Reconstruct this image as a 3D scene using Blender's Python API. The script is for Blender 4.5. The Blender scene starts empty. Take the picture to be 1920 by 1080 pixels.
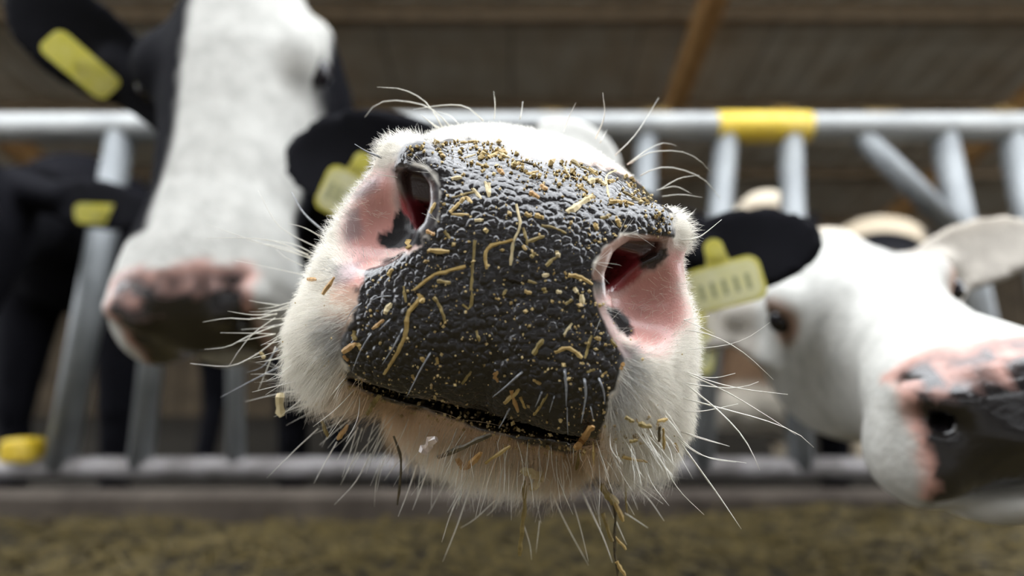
import bpy, bmesh, math, random
import numpy as np
from mathutils import Vector, Matrix
from mathutils.bvhtree import BVHTree

# ------------------------------------------------------------------ camera, sky, exposure
SC = bpy.context.scene
COL = SC.collection
FPX = 1147.0
PITCH = math.radians(8)
CAM = np.array([0.0, 0.0, 0.55])
FW = np.array([0, math.cos(PITCH), math.sin(PITCH)])
RT = np.array([1.0, 0, 0])
UP = np.array([0, -math.sin(PITCH), math.cos(PITCH)])
cam_d = bpy.data.cameras.new('camera'); cam = bpy.data.objects.new('camera', cam_d); COL.objects.link(cam)
cam_d.sensor_width = 36.0; cam_d.lens = FPX / 1920 * 36.0
cam.location = CAM; cam.rotation_euler = (math.pi / 2 + PITCH, 0, 0)
cam_d.clip_start = 0.01
cam_d.dof.use_dof = True; cam_d.dof.focus_distance = 0.305
cam_d.dof.aperture_fstop = cam_d.lens / 8.0
SC.camera = cam
w = bpy.data.worlds.new('overcast_sky'); SC.world = w; w.use_nodes = True
w.node_tree.nodes['Background'].inputs[0].default_value = (0.93, 0.96, 1.0, 1)
w.node_tree.nodes['Background'].inputs[1].default_value = 7.0
SC.view_settings.view_transform = 'Standard'; SC.view_settings.look = 'None'
SC.view_settings.gamma = 1; SC.view_settings.use_curve_mapping = False
SC.view_settings.exposure = -0.15

rng = np.random.default_rng(7)
random.seed(7)

def ray(px, py, d):
    return CAM + d * (FW + (px - 960) / FPX * RT + (540 - py) / FPX * UP)

def proj(P):
    q = P - CAM
    d = q @ FW
    d = np.where(np.abs(d) < 1e-6, 1e-6, d)
    return np.stack([960 + FPX * (q @ RT) / d, 540 - FPX * (q @ UP) / d, d], -1)

def on_plane(px, py, Y):
    v = FW + (px - 960) / FPX * RT + (540 - py) / FPX * UP
    return CAM + v * (Y / v[1])

# ------------------------------------------------------------------ materials
def mat(name, col, rough=0.6, spec=0.5, noise=None, bump=None, metal=0.0):
    m = bpy.data.materials.new(name); m.use_nodes = True
    nt = m.node_tree; b = nt.nodes['Principled BSDF']
    b.inputs['Base Color'].default_value = (*col, 1); b.inputs['Roughness'].default_value = rough
    b.inputs['Metallic'].default_value = metal; b.inputs['Specular IOR Level'].default_value = spec
    tc = nt.nodes.new('ShaderNodeTexCoord')
    if noise:
        sc, col2, lo, hi = noise
        n = nt.nodes.new('ShaderNodeTexNoise'); n.inputs['Scale'].default_value = sc; n.inputs['Detail'].default_value = 5
        r = nt.nodes.new('ShaderNodeValToRGB')
        r.color_ramp.elements[0].position = lo; r.color_ramp.elements[0].color = (*col, 1)
        r.color_ramp.elements[1].position = hi; r.color_ramp.elements[1].color = (*col2, 1)
        nt.links.new(tc.outputs['Object'], n.inputs['Vector']); nt.links.new(n.outputs['Fac'], r.inputs[0])
        nt.links.new(r.outputs[0], b.inputs['Base Color'])
    if bump:
        sc, st, di = bump
        n = nt.nodes.new('ShaderNodeTexNoise'); n.inputs['Scale'].default_value = sc
        bp = nt.nodes.new('ShaderNodeBump'); bp.inputs['Strength'].default_value = st; bp.inputs['Distance'].default_value = di
        nt.links.new(tc.outputs['Object'], n.inputs['Vector']); nt.links.new(n.outputs['Fac'], bp.inputs['Height'])
        nt.links.new(bp.outputs[0], b.inputs['Normal'])
    return m

def cow_mat(name, pebble=0.0):
    m = bpy.data.materials.new(name); m.use_nodes = True
    nt = m.node_tree; b = nt.nodes['Principled BSDF']; L = nt.links.new
    a = nt.nodes.new('ShaderNodeAttribute'); a.attribute_name = 'Col'
    wt = nt.nodes.new('ShaderNodeAttribute'); wt.attribute_name = 'wet'
    tc = nt.nodes.new('ShaderNodeTexCoord')
    n = nt.nodes.new('ShaderNodeTexNoise'); n.inputs['Scale'].default_value = 40; n.inputs['Detail'].default_value = 6
    L(tc.outputs['Object'], n.inputs['Vector'])
    mr = nt.nodes.new('ShaderNodeMapRange'); mr.inputs[1].default_value = 0.3; mr.inputs[2].default_value = 0.7
    mr.inputs[3].default_value = 0.82; mr.inputs[4].default_value = 1.08
    L(n.outputs['Fac'], mr.inputs[0])
    mx = nt.nodes.new('ShaderNodeVectorMath'); mx.operation = 'SCALE'
    L(a.outputs['Color'], mx.inputs[0]); L(mr.outputs[0], mx.inputs['Scale'])
    L(mx.outputs[0], b.inputs['Base Color'])
    rr = nt.nodes.new('ShaderNodeMapRange'); rr.inputs[3].default_value = 0.85; rr.inputs[4].default_value = 0.22
    L(wt.outputs['Fac'], rr.inputs[0]); L(rr.outputs[0], b.inputs['Roughness'])
    sp = nt.nodes.new('ShaderNodeMapRange'); sp.inputs[3].default_value = 0.05; sp.inputs[4].default_value = 0.55
    L(wt.outputs['Fac'], sp.inputs[0]); L(sp.outputs[0], b.inputs['Specular IOR Level'])
    cw = nt.nodes.new('ShaderNodeMath'); cw.operation = 'MULTIPLY'; cw.inputs[1].default_value = 0.6
    L(wt.outputs['Fac'], cw.inputs[0]); L(cw.outputs[0], b.inputs['Coat Weight']); b.inputs['Coat Roughness'].default_value = 0.16; b.inputs['Coat IOR'].default_value = 1.5
    n2 = nt.nodes.new('ShaderNodeTexNoise'); n2.inputs['Scale'].default_value = 900 if pebble else 120
    n2.inputs['Detail'].default_value = 3
    L(tc.outputs['Object'], n2.inputs['Vector'])
    bp = nt.nodes.new('ShaderNodeBump'); bp.inputs['Strength'].default_value = 0.35
    bp.inputs['Distance'].default_value = 0.0006 if pebble else 0.004
    L(n2.outputs['Fac'], bp.inputs['Height']); L(bp.outputs[0], b.inputs['Normal'])
    return m

def hair_mat(name, rough=0.5, trans=True):
    m = bpy.data.materials.new(name); m.use_nodes = True
    nt = m.node_tree; b = nt.nodes['Principled BSDF']
    a = nt.nodes.new('ShaderNodeAttribute'); a.attribute_name = 'Col'
    nt.links.new(a.outputs['Color'], b.inputs['Base Color'])
    b.inputs['Roughness'].default_value = rough; b.inputs['Specular IOR Level'].default_value = 0.3
    return m

M = {
    'galv': mat('galvanised_steel', (0.29, 0.30, 0.30), 0.48, 0.5, (9, (0.41, 0.42, 0.41), 0.35, 0.7), (60, 0.1, 0.002), 0.35),
    'galv_dirty': mat('dirty_steel', (0.17, 0.155, 0.15), 0.55, 0.4, (14, (0.40, 0.38, 0.38), 0.35, 0.7), (60, 0.15, 0.003), 0.2),
    'yellow': mat('yellow_plastic', (0.80, 0.56, 0.03), 0.45, 0.5, (30, (0.85, 0.62, 0.10), 0.4, 0.7)),
    'tag': mat('yellow_tag_plastic', (0.72, 0.66, 0.10), 0.38, 0.5, (60, (0.80, 0.74, 0.22), 0.4, 0.7)),
    'tag_face': mat('pale_tag_face', (0.86, 0.84, 0.45), 0.35, 0.5, (60, (0.90, 0.88, 0.56), 0.4, 0.7)),
    'print': mat('tag_print', (0.42, 0.44, 0.22), 0.5),
    'wood': mat('rafter_wood', (0.36, 0.20, 0.075), 0.7, 0.3, (7, (0.50, 0.30, 0.12), 0.35, 0.7), (30, 0.2, 0.004)),
    'wood_dark': mat('purlin_wood', (0.18, 0.135, 0.085), 0.75, 0.3, (9, (0.26, 0.195, 0.12), 0.35, 0.7)),
    'roof': mat('roof_sheet', (0.56, 0.53, 0.45), 0.7, 0.3, (3, (0.46, 0.41, 0.32), 0.4, 0.65)),
    'wall': mat('back_boards', (0.05, 0.036, 0.02), 0.8, 0.3, (5, (0.085, 0.062, 0.036), 0.4, 0.65)),
    'concrete': mat('concrete', (0.10, 0.09, 0.078), 0.8, 0.3, (6, (0.14, 0.13, 0.11), 0.35, 0.7), (50, 0.3, 0.004)),
    'pen': mat('pen_floor', (0.018, 0.015, 0.011), 0.8, 0.3, (6, (0.035, 0.03, 0.022), 0.35, 0.7), (50, 0.3, 0.004)),
    'white_wall': mat('limewashed_wall', (0.55, 0.53, 0.48), 0.85, 0.2, (4, (0.66, 0.64, 0.58), 0.35, 0.7)),
    'galv_bar': mat('darker_steel', (0.21, 0.225, 0.235), 0.5, 0.5, (9, (0.33, 0.35, 0.36), 0.35, 0.7), (60, 0.1, 0.002), 0.3),  # darker copy of the galvanised steel, used on the bars
    'kerb': mat('kerb_concrete', (0.055, 0.043, 0.034), 0.8, 0.3, (8, (0.11, 0.09, 0.072), 0.35, 0.7), (50, 0.3, 0.004)),
    'silage': mat('silage', (0.010, 0.007, 0.002), 0.75, 0.3, (28, (0.085, 0.062, 0.016), 0.38, 0.68), (120, 0.5, 0.01)),
    'silage_straw': mat('silage_straw', (0.055, 0.040, 0.010), 0.7, 0.3, (40, (0.15, 0.11, 0.034), 0.35, 0.7)),
    'eye': mat('eye_dark', (0.012, 0.01, 0.014), 0.08, 0.6),
    'straw': mat('straw_gold', (0.36, 0.24, 0.075), 0.5, 0.4, (300, (0.52, 0.38, 0.15), 0.35, 0.7)),
    'straw_pale': mat('straw_pale', (0.52, 0.42, 0.22), 0.5, 0.4, (300, (0.64, 0.54, 0.33), 0.35, 0.7)),
    'straw_olive': mat('straw_olive', (0.18, 0.13, 0.04), 0.5, 0.4, (300, (0.33, 0.25, 0.09), 0.35, 0.7)),
    'straw_dark': mat('stem_dark', (0.045, 0.035, 0.018), 0.5, 0.4, (300, (0.13, 0.10, 0.05), 0.35, 0.7)),
    'straw_orange': mat('straw_orange', (0.38, 0.20, 0.06), 0.45, 0.4, (300, (0.54, 0.34, 0.14), 0.35, 0.7)),
    'mauve': mat('pale_wet_chip', (0.62, 0.52, 0.50), 0.2, 0.6, (300, (0.74, 0.62, 0.50), 0.35, 0.7)),
    'crumb': mat('feed_crumb', (0.30, 0.20, 0.065), 0.5, 0.4, (250, (0.58, 0.45, 0.21), 0.35, 0.65)),
    'saliva': mat('saliva', (0.9, 0.92, 0.9), 0.05, 0.6),
    'cow': cow_mat('cow_coat'), 'cow_fine': cow_mat('cow_skin_fine', 1.0),
    'fur': hair_mat('fur_strands', 0.55), 'whisker': mat('whisker', (0.80, 0.78, 0.70), 0.28, 0.6, (500, (0.9, 0.88, 0.8), 0.35, 0.7)),
    'whisker_dark': mat('whisker_grey', (0.20, 0.21, 0.23), 0.25, 0.7, (500, (0.34, 0.35, 0.37), 0.35, 0.7)),
}
sv = M['saliva'].node_tree.nodes['Principled BSDF']; sv.inputs['Transmission Weight'].default_value = 0.9

# ------------------------------------------------------------------ mesh helpers
def mesh_obj(name, V, F, m, parent=None, origin=None, smooth=False):
    me = bpy.data.meshes.new(name)
    V = np.asarray(V, float)
    org = np.zeros(3) if origin is None else np.asarray(origin, float)
    me.from_pydata((V - org).tolist(), [], [list(map(int, f)) for f in F]); me.update()
    if m: me.materials.append(m)
    if smooth: me.polygons.foreach_set('use_smooth', np.ones(len(me.polygons), bool))
    o = bpy.data.objects.new(name, me); COL.objects.link(o)
    if parent is not None: o.parent = parent
    else: o.location = org
    return o

def tag(o, label, cat, group=None, kind=None):
    o['label'] = label; o['category'] = cat
    if group: o['group'] = group
    if kind: o['kind'] = kind
    return o

def struct(o, label=None):
    o['kind'] = 'structure'
    if label: o['label'] = label
    return o

def empty(name, loc):
    o = bpy.data.objects.new(name, None); COL.objects.link(o); o.location = loc; o.empty_display_size = 0.05
    return o

BOXF = [(0, 3, 2, 1), (4, 5, 6, 7), (0, 1, 5, 4), (1, 2, 6, 5), (2, 3, 7, 6), (3, 0, 4, 7)]
def box_pts(lo, hi):
    (a, b, c), (d, e, f) = lo, hi
    return np.array([(a, b, c), (d, b, c), (d, e, c), (a, e, c), (a, b, f), (d, b, f), (d, e, f), (a, e, f)], float)

def tube(pts, rad, n=6, flat=1.0, fdir=None):
    pts = np.asarray(pts, float); k = len(pts)
    rad = np.broadcast_to(np.asarray(rad, float), (k,))
    V = []; F = []
    t = np.gradient(pts, axis=0); t /= np.linalg.norm(t, axis=1, keepdims=True) + 1e-12
    ref = np.array([0.13, 0.2, 1.0]) if fdir is None else np.asarray(fdir, float)
    if abs(t[0] @ ref) / np.linalg.norm(ref) > 0.95: ref = np.array([1.0, 0.1, 0])
    for i in range(k):
        u = np.cross(t[i], ref); u /= np.linalg.norm(u) + 1e-12
        v = np.cross(u, t[i])
        for j in range(n):
            a = 2 * math.pi * j / n
            V.append(pts[i] + rad[i] * (math.cos(a) * u + flat * math.sin(a) * v))
    for i in range(k - 1):
        for j in range(n):
            F.append((i * n + j, i * n + (j + 1) % n, (i + 1) * n + (j + 1) % n, (i + 1) * n + j))
    F.append(tuple(range(n))[::-1]); F.append(tuple(range((k - 1) * n, k * n)))
    return np.array(V), F

def smooth_line(pts, k):
    pts = np.asarray(pts, float)
    if len(pts) == 2:
        s = np.linspace(0, 1, k)[:, None]; return pts[0] * (1 - s) + pts[1] * s
    d = np.r_[0, np.cumsum(np.linalg.norm(np.diff(pts, axis=0), axis=1))]
    P = np.vstack([2 * pts[0] - pts[1], pts, 2 * pts[-1] - pts[-2]])
    out = []
    for s in np.linspace(0, d[-1], k):
        i = min(max(np.searchsorted(d, s) - 1, 0), len(pts) - 2)
        u = (s - d[i]) / (d[i + 1] - d[i] + 1e-12)
        p0, p1, p2, p3 = P[i], P[i + 1], P[i + 2], P[i + 3]
        out.append(0.5 * (2 * p1 + (p2 - p0) * u + (2 * p0 - 5 * p1 + 4 * p2 - p3) * u * u + (3 * p1 - p0 - 3 * p2 + p3) * u ** 3))
    return np.array(out)

def hash3(i, j, k, s=0):
    h = (i.astype(np.int64) * 73856093) ^ (j.astype(np.int64) * 19349663) ^ (k.astype(np.int64) * 83492791) ^ (s * 2654435761)
    h = (h ^ (h >> 13)) * 1274126177
    h = h & 0x7fffffff
    h = (h ^ (h >> 15)) * 2246822519 & 0x7fffffff
    return (h & 0xfffff) / float(0xfffff)

def vnoise(P, sc, seed=0):
    p = np.asarray(P, float) * sc
    i = np.floor(p).astype(np.int64); f = p - i; f = f * f * (3 - 2 * f)
    out = 0
    for a in (0, 1):
        for b in (0, 1):
            for c in (0, 1):
                wgt = (f[..., 0] if a else 1 - f[..., 0]) * (f[..., 1] if b else 1 - f[..., 1]) * (f[..., 2] if c else 1 - f[..., 2])
                out = out + wgt * hash3(i[..., 0] + a, i[..., 1] + b, i[..., 2] + c, seed)
    return out

def worley(P, sc, seed=0):
    p = np.asarray(P, float) * sc
    i = np.floor(p).astype(np.int64)
    f1 = np.full(p.shape[:-1], 9.0); f2 = f1.copy()
    for a in (-1, 0, 1):
        for b in (-1, 0, 1):
            for c in (-1, 0, 1):
                q = i + (a, b, c)
                fp = np.stack([q[..., m] + hash3(q[..., 0], q[..., 1], q[..., 2], seed + m + 1) for m in range(3)], -1)
                d = np.linalg.norm(p - fp, axis=-1)
                f2 = np.where(d < f1, f1, np.minimum(f2, d)); f1 = np.minimum(f1, d)
    return f1, f2

def poly_sd(X, Y, poly):
    poly = np.asarray(poly, float); n = len(poly)
    d = np.full(X.shape, 1e18); ins = np.zeros(X.shape, bool)
    for i in range(n):
        ax, ay = poly[i]; bx, by = poly[(i + 1) % n]
        ex, ey = bx - ax, by - ay
        t = np.clip(((X - ax) * ex + (Y - ay) * ey) / (ex * ex + ey * ey + 1e-12), 0, 1)
        d = np.minimum(d, (X - ax - t * ex) ** 2 + (Y - ay - t * ey) ** 2)
        if abs(ey) > 1e-9:
            c = ((ay > Y) != (by > Y)) & (X < ex * (Y - ay) / ey + ax)
            ins ^= c
    d = np.sqrt(d)
    return np.where(ins, -d, d)

def sstep(a, b, x):
    t = np.clip((x - a) / (b - a), 0, 1); return t * t * (3 - 2 * t)

# ------------------------------------------------------------------ implicit surfaces -> mesh
def smin(a, b, k):
    h = np.clip(0.5 + 0.5 * (b - a) / k, 0, 1)
    return b + (a - b) * h - k * h * (1 - h)
def smax(a, b, k): return -smin(-a, -b, k)

def cone(x, y, z, a, b, ra, rb):
    a = np.asarray(a, float); e = np.asarray(b, float) - a
    t = np.clip(((x - a[0]) * e[0] + (y - a[1]) * e[1] + (z - a[2]) * e[2]) / (e @ e), 0, 1)
    return np.sqrt((x - a[0] - t * e[0]) ** 2 + (y - a[1] - t * e[1]) ** 2 + (z - a[2] - t * e[2]) ** 2) - (ra + t * (rb - ra))

def ellip(x, y, z, c, s):
    q = np.sqrt(((x - c[0]) / s[0]) ** 2 + ((y - c[1]) / s[1]) ** 2 + ((z - c[2]) / s[2]) ** 2)
    return (q - 1) * min(s)

def nets(Fn, xs, ys, zs):
    nx, ny, nz = len(xs), len(ys), len(zs)
    G = np.empty((nx, ny, nz), np.float32)
    X = xs[:, None, None].astype(np.float32); Z = zs[None, None, :].astype(np.float32)
    for j0 in range(0, ny, 12):
        yy = ys[j0:j0 + 12].astype(np.float32)[None, :, None]
        G[:, j0:j0 + 12, :] = Fn(*np.broadcast_arrays(X, yy, Z))
    ins = G < 0
    s = np.zeros((nx - 1, ny - 1, nz - 1), np.int8)
    for a in (0, 1):
        for b in (0, 1):
            for c in (0, 1):
                s += ins[a:nx - 1 + a, b:ny - 1 + b, c:nz - 1 + c]
    act = (s > 0) & (s < 8)
    I, J, K = np.nonzero(act)
    idx = np.full(act.shape, -1, np.int64); idx[I, J, K] = np.arange(len(I))
    acc = np.zeros((len(I), 3)); cnt = np.zeros(len(I))
    cs = [(a, b, c) for a in (0, 1) for b in (0, 1) for c in (0, 1)]
    for p in cs:
        for q in cs:
            if p < q and sum(abs(m - n) for m, n in zip(p, q)) == 1:
                va = G[I + p[0], J + p[1], K + p[2]]; vb = G[I + q[0], J + q[1], K + q[2]]
                ok = (va < 0) != (vb < 0)
                t = np.where(ok, va / np.where(va - vb == 0, 1, va - vb), 0)[:, None]
                A = np.stack([xs[I + p[0]], ys[J + p[1]], zs[K + p[2]]], -1)
                B = np.stack([xs[I + q[0]], ys[J + q[1]], zs[K + q[2]]], -1)
                acc += np.where(ok[:, None], A + t * (B - A), 0); cnt += ok
    V = acc / cnt[:, None]
    Q = []
    def quads(sl0, sl1, cells):
        d = ins[sl0] != ins[sl1]
        e = np.nonzero(d)
        q = np.stack([idx[c](e) if callable(idx[c] if False else None) else None for c in ()], -1) if False else None
        return d, e
    # x edges
    d = ins[:-1, 1:-1, 1:-1] != ins[1:, 1:-1, 1:-1]; a, b, c = np.nonzero(d); b += 1; c += 1
    f = ins[a, b, c]
    q = np.stack([idx[a, b - 1, c - 1], idx[a, b, c - 1], idx[a, b, c], idx[a, b - 1, c]], -1)
    Q.append(np.where(f[:, None], q, q[:, ::-1]))
    d = ins[1:-1, :-1, 1:-1] != ins[1:-1, 1:, 1:-1]; a, b, c = np.nonzero(d); a += 1; c += 1
    f = ins[a, b, c]
    q = np.stack([idx[a - 1, b, c - 1], idx[a - 1, b, c], idx[a, b, c], idx[a, b, c - 1]], -1)
    Q.append(np.where(f[:, None], q, q[:, ::-1]))
    d = ins[1:-1, 1:-1, :-1] != ins[1:-1, 1:-1, 1:]; a, b, c = np.nonzero(d); a += 1; b += 1
    f = ins[a, b, c]
    q = np.stack([idx[a - 1, b - 1, c], idx[a, b - 1, c], idx[a, b, c], idx[a - 1, b, c]], -1)
    Q.append(np.where(f[:, None], q, q[:, ::-1]))
    Q = np.concatenate(Q)
    # pull the vertices onto the surface
    for _ in range(2):
        e = 0.05
        f0 = Fn(V[:, 0], V[:, 1], V[:, 2])
        g = np.stack([Fn(V[:, 0] + e, V[:, 1], V[:, 2]) - f0, Fn(V[:, 0], V[:, 1] + e, V[:, 2]) - f0, Fn(V[:, 0], V[:, 1], V[:, 2] + e) - f0], -1) / e
        gn = np.linalg.norm(g, axis=1, keepdims=True) + 1e-6
        step = np.clip(f0[:, None] / gn, -0.3, 0.3)
        V = V - 0.8 * step * g / gn
    return V, Q

def axis_pts(segs):
    out = []
    for a, b, h in segs:
        n = max(1, int(round((b - a) / h))); out.append(np.linspace(a, b, n, endpoint=False))
    out.append(np.array([segs[-1][1]])); return np.concatenate(out)

class Frame:                       # head frame in cm: X image right, Y nose to poll, Z out of the forehead
    def __init__(s, O, X, Y, Z, k=1.0):
        s.O = np.asarray(O, float); s.B = np.stack([X, Y, Z]); s.k = k / 100.0
    def w(s, P): return s.O + (np.asarray(P, float) @ s.B) * s.k
    def l(s, P): return ((np.asarray(P, float) - s.O) @ s.B.T) / s.k
    def v(s, d): return np.asarray(d, float) @ s.B

LOFT_Y = np.array([-1.5, 0, 1.5, 4, 8, 15, 24, 33, 40, 46, 50, 53])
LOFT_A = np.array([1.0, 6.6, 8.8, 9.6, 8.9, 7.3, 8.3, 10.2, 9.6, 8.0, 6.0, 1.0])
LOFT_T = np.array([0.0, 3.6, 5.2, 6.2, 6.7, 7.0, 8.2, 9.9, 10.6, 10.4, 9.0, 6.0])
LOFT_B = np.array([-1., -4.5, -6.3, -7.6, -8.4, -9.4, -12., -14., -14., -10., -3., 4.0])

def loft(x, y, z, sx=0.0, sz=0.0, y0=None):
    yy = np.clip(y, LOFT_Y[0], LOFT_Y[-1])
    a = np.interp(yy, LOFT_Y, LOFT_A); t = np.interp(yy, LOFT_Y, LOFT_T); b = np.interp(yy, LOFT_Y, LOFT_B)
    c = (t + b) / 2 + sz * yy; h = (t - b) / 2
    q = (np.abs((x - sx * yy) / a) ** 2.4 + np.abs((z - c) / h) ** 2.4) ** (1 / 2.4)
    d = (q - 1) * np.minimum(a, h)
    out = np.maximum(np.maximum(LOFT_Y[0] - y, y - LOFT_Y[-1]), 0)
    return d * 0.8 + out

class Ear:
    def __init__(s, base, tip, width, face, W=5.4, th=0.8):
        s.b = np.asarray(base, float); e = np.asarray(tip, float) - s.b; s.L = np.linalg.norm(e); s.e = e / s.L
        wv = np.asarray(width, float); wv = wv - (wv @ s.e) * s.e; s.w = wv / np.linalg.norm(wv)
        s.t = np.cross(s.e, s.w)
        if s.t @ np.asarray(face, float) < 0: s.t = -s.t
        s.W = W; s.th = th
    def co(s, x, y, z):
        dx, dy, dz = x - s.b[0], y - s.b[1], z - s.b[2]
        return (dx * s.e[0] + dy * s.e[1] + dz * s.e[2], dx * s.w[0] + dy * s.w[1] + dz * s.w[2], dx * s.t[0] + dy * s.t[1] + dz * s.t[2])
    def F(s, x, y, z):
        u, v, t = s.co(x, y, z)
        q = (u - s.L * 0.52) / (s.L * 0.52)
        t2 = t - 0.055 * v * v + 0.9
        d = np.sqrt(q ** 2 * 0.98 + (v / s.W) ** 2 + (t2 / s.th / 1.6) ** 2) - 1
        stem = cone(x, y, z, s.b - s.e * 5, s.b + s.e * 5, 3.4, 2.2)
        return smin(d * s.th * 1.1, stem, 1.5)
    def at(s, u, v, lift=0.8):
        return s.b + s.e * u + s.w * v + s.t * (0.055 * v * v - 0.9 + s.th * 1.6 + lift)

def body_parts(fr, neck0, withers, hips, z_ground=0.0, girth=0.30, width=0.2):
    """cones (in head cm) for neck, trunk and legs given in world metres"""
    k = fr.k; L = fr.l
    parts = []
    add = lambda a, b, ra, rb, kk: parts.append((L(a), L(b), ra / k, rb / k, kk / k))
    wv = np.asarray(withers, float); hp = np.asarray(hips, float); n0 = np.asarray(neck0, float)
    add(n0, wv + (0, 0.05, -0.12), 0.105, 0.20, 0.05)
    add(wv + (0, 0.15, -0.20), hp + (0, -0.1, -0.22), girth, girth + 0.02, 0.08)
    add(wv + (0, 0.1, -0.05), hp + (0, 0, -0.05), 0.17, 0.18, 0.08)
    for c, kn in ((wv + (0, 0.16, 0), 0.02), (hp + (0, -0.05, 0), -0.06)):
        for sgn in (-1, 1):
            top = np.array([c[0] + sgn * width, c[1], c[2] - 0.38]); knee = np.array([c[0] + sgn * width, c[1] - kn, 0.42])
            foot = np.array([c[0] + sgn * width, c[1] + kn * 0.6, z_ground + 0.05])
            add(top, knee, 0.13, 0.065, 0.04); add(knee, foot, 0.06, 0.05, 0.02)
    return parts

def apply_body(d, x, y, z, parts):
    for a, b, ra, rb, k in parts:
        d = smin(d, cone(x, y, z, a, b, ra, rb), k)
    return d

def extents(parts, lo, hi):
    lo = np.array(lo, float); hi = np.array(hi, float)
    for a, b, ra, rb, k in parts:
        r = max(ra, rb) + 3
        lo = np.minimum(lo, np.minimum(a, b) - r); hi = np.maximum(hi, np.maximum(a, b) + r)
    return lo, hi

def set_attr(me, name, vals, typ):
    at = me.attributes.new(name, typ, 'POINT')
    if typ == 'FLOAT_COLOR':
        c = np.ones((len(vals), 4), np.float32); c[:, :3] = vals; at.data.foreach_set('color', c.ravel())
    else: at.data.foreach_set('value', np.asarray(vals, np.float32))

def np_mesh(name, V, Q):
    me = bpy.data.meshes.new(name)
    n = Q.shape[1]
    me.vertices.add(len(V)); me.vertices.foreach_set('co', np.asarray(V, np.float32).ravel())
    me.loops.add(Q.size); me.loops.foreach_set('vertex_index', Q.ravel().astype(np.int32))
    me.polygons.add(len(Q)); me.polygons.foreach_set('loop_start', np.arange(0, Q.size, n, dtype=np.int32))
    me.polygons.foreach_set('use_smooth', np.ones(len(Q), bool))
    me.update(calc_edges=True); me.validate()
    return me

def ear_tag(parent, root, ear, fr, u, v, size=(6.4, 5.0), roll=0.0, toward=None, pale=True, up=None, at=None, neck=True):
    """rounded plate hanging on the inner side of an ear, with neck, button and faint print"""
    c = fr.w(ear.at(u, v)); n = fr.v(ear.t)
    if at is not None: c = ray(at[0], at[1], float((c - CAM) @ FW) - (0.012 if neck else 0.03))
    if toward is not None:
        n = np.asarray(toward, float) - c; n /= np.linalg.norm(n)
    upv = np.asarray(up if up is not None else (0, 0, 1.0), float); upv = upv - (upv @ n) * n; upv /= np.linalg.norm(upv)
    rt = np.cross(upv, n); ca, sa = math.cos(roll), math.sin(roll)
    X = ca * rt + sa * upv; Y = -sa * rt + ca * upv
    sx, sy = size[0] / 200, size[1] / 200
    out = []
    r = 0.012
    for cx, cy, a0 in ((sx - r, sy - r, 0), (-sx + r, sy - r, 90), (-sx + r, -sy + r, 180), (sx - r, -sy + r, 270)):
        for a in np.linspace(a0, a0 + 90, 5): out.append((cx + r * math.cos(math.radians(a)), cy + r * math.sin(math.radians(a))))
    # neck on the top edge
    i0 = 5
    if neck: out = out[:5] + [(0.012, sy), (0.009, sy + 0.018), (-0.009, sy + 0.018), (-0.012, sy)] + out[5:]
    def prism(pts, z0, z1):
        V = [c + p[0] * X + (p[1] - sy) * Y + z0 * n for p in pts] + [c + p[0] * X + (p[1] - sy) * Y + z1 * n for p in pts]
        k = len(pts)
        F = [tuple(range(k))[::-1], tuple(range(k, 2 * k))] + [(i, (i + 1) % k, k + (i + 1) % k, k + i) for i in range(k)]
        return np.array(V), F
    V, F = prism(out, 0.0, 0.0025)
    t = mesh_obj('ear_tag', V, F, M['tag'], parent, root)
    t['label'] = 'yellow plastic ear tag'
    if pale:
        fp = [(p[0] * 0.9, p[1] * 0.86) for p in out if p[1] <= sy + 1e-6]
        V, F = prism(fp, 0.0024, 0.0031); mesh_obj('tag_face', V, F, M['tag_face'], t, root)
        for i, gx in enumerate(np.linspace(-0.6, 0.6, 5)):
            V, F = prism([(gx * sx - 0.0022, -sy * .45), (gx * sx + 0.0022, -sy * .45), (gx * sx + 0.0022, sy * .25), (gx * sx - 0.0022, sy * .25)], 0.0030, 0.0035)
            mesh_obj('print_mark', V, F, M['print'], t, root)
    a = np.linspace(0, 2 * math.pi, 13)[:-1]
    V, F = prism([(0.010 * math.cos(q), sy + (0.016 if neck else -0.014) + 0.010 * math.sin(q)) for q in a], 0.001, 0.006)
    mesh_obj('tag_button', V, F, M['tag'], t, root)
    return t

def eye(parent, root, c, r):
    V = []; F = []; n, m = 14, 10
    for i in range(m + 1):
        th = math.pi * i / m
        for j in range(n):
            ph = 2 * math.pi * j / n
            V.append(np.asarray(c) + r * np.array([math.sin(th) * math.cos(ph), math.sin(th) * math.sin(ph), math.cos(th)]))
    for i in range(m):
        for j in range(n): F.append((i * n + j, (i + 1) * n + j, (i + 1) * n + (j + 1) % n, i * n + (j + 1) % n))
    return mesh_obj('eye', V, F, M['eye'], parent, root, True)

BLACK = np.array([0.006, 0.006, 0.008]); WHITE = np.array([0.50, 0.495, 0.465]); PINK = np.array([0.72, 0.40, 0.33])
TAN = np.array([0.62, 0.50, 0.34]); NOSE = np.array([0.010, 0.009, 0.010])

def mixc(c, col, m): return c * (1 - m[:, None]) + np.asarray(col) * m[:, None]

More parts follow.
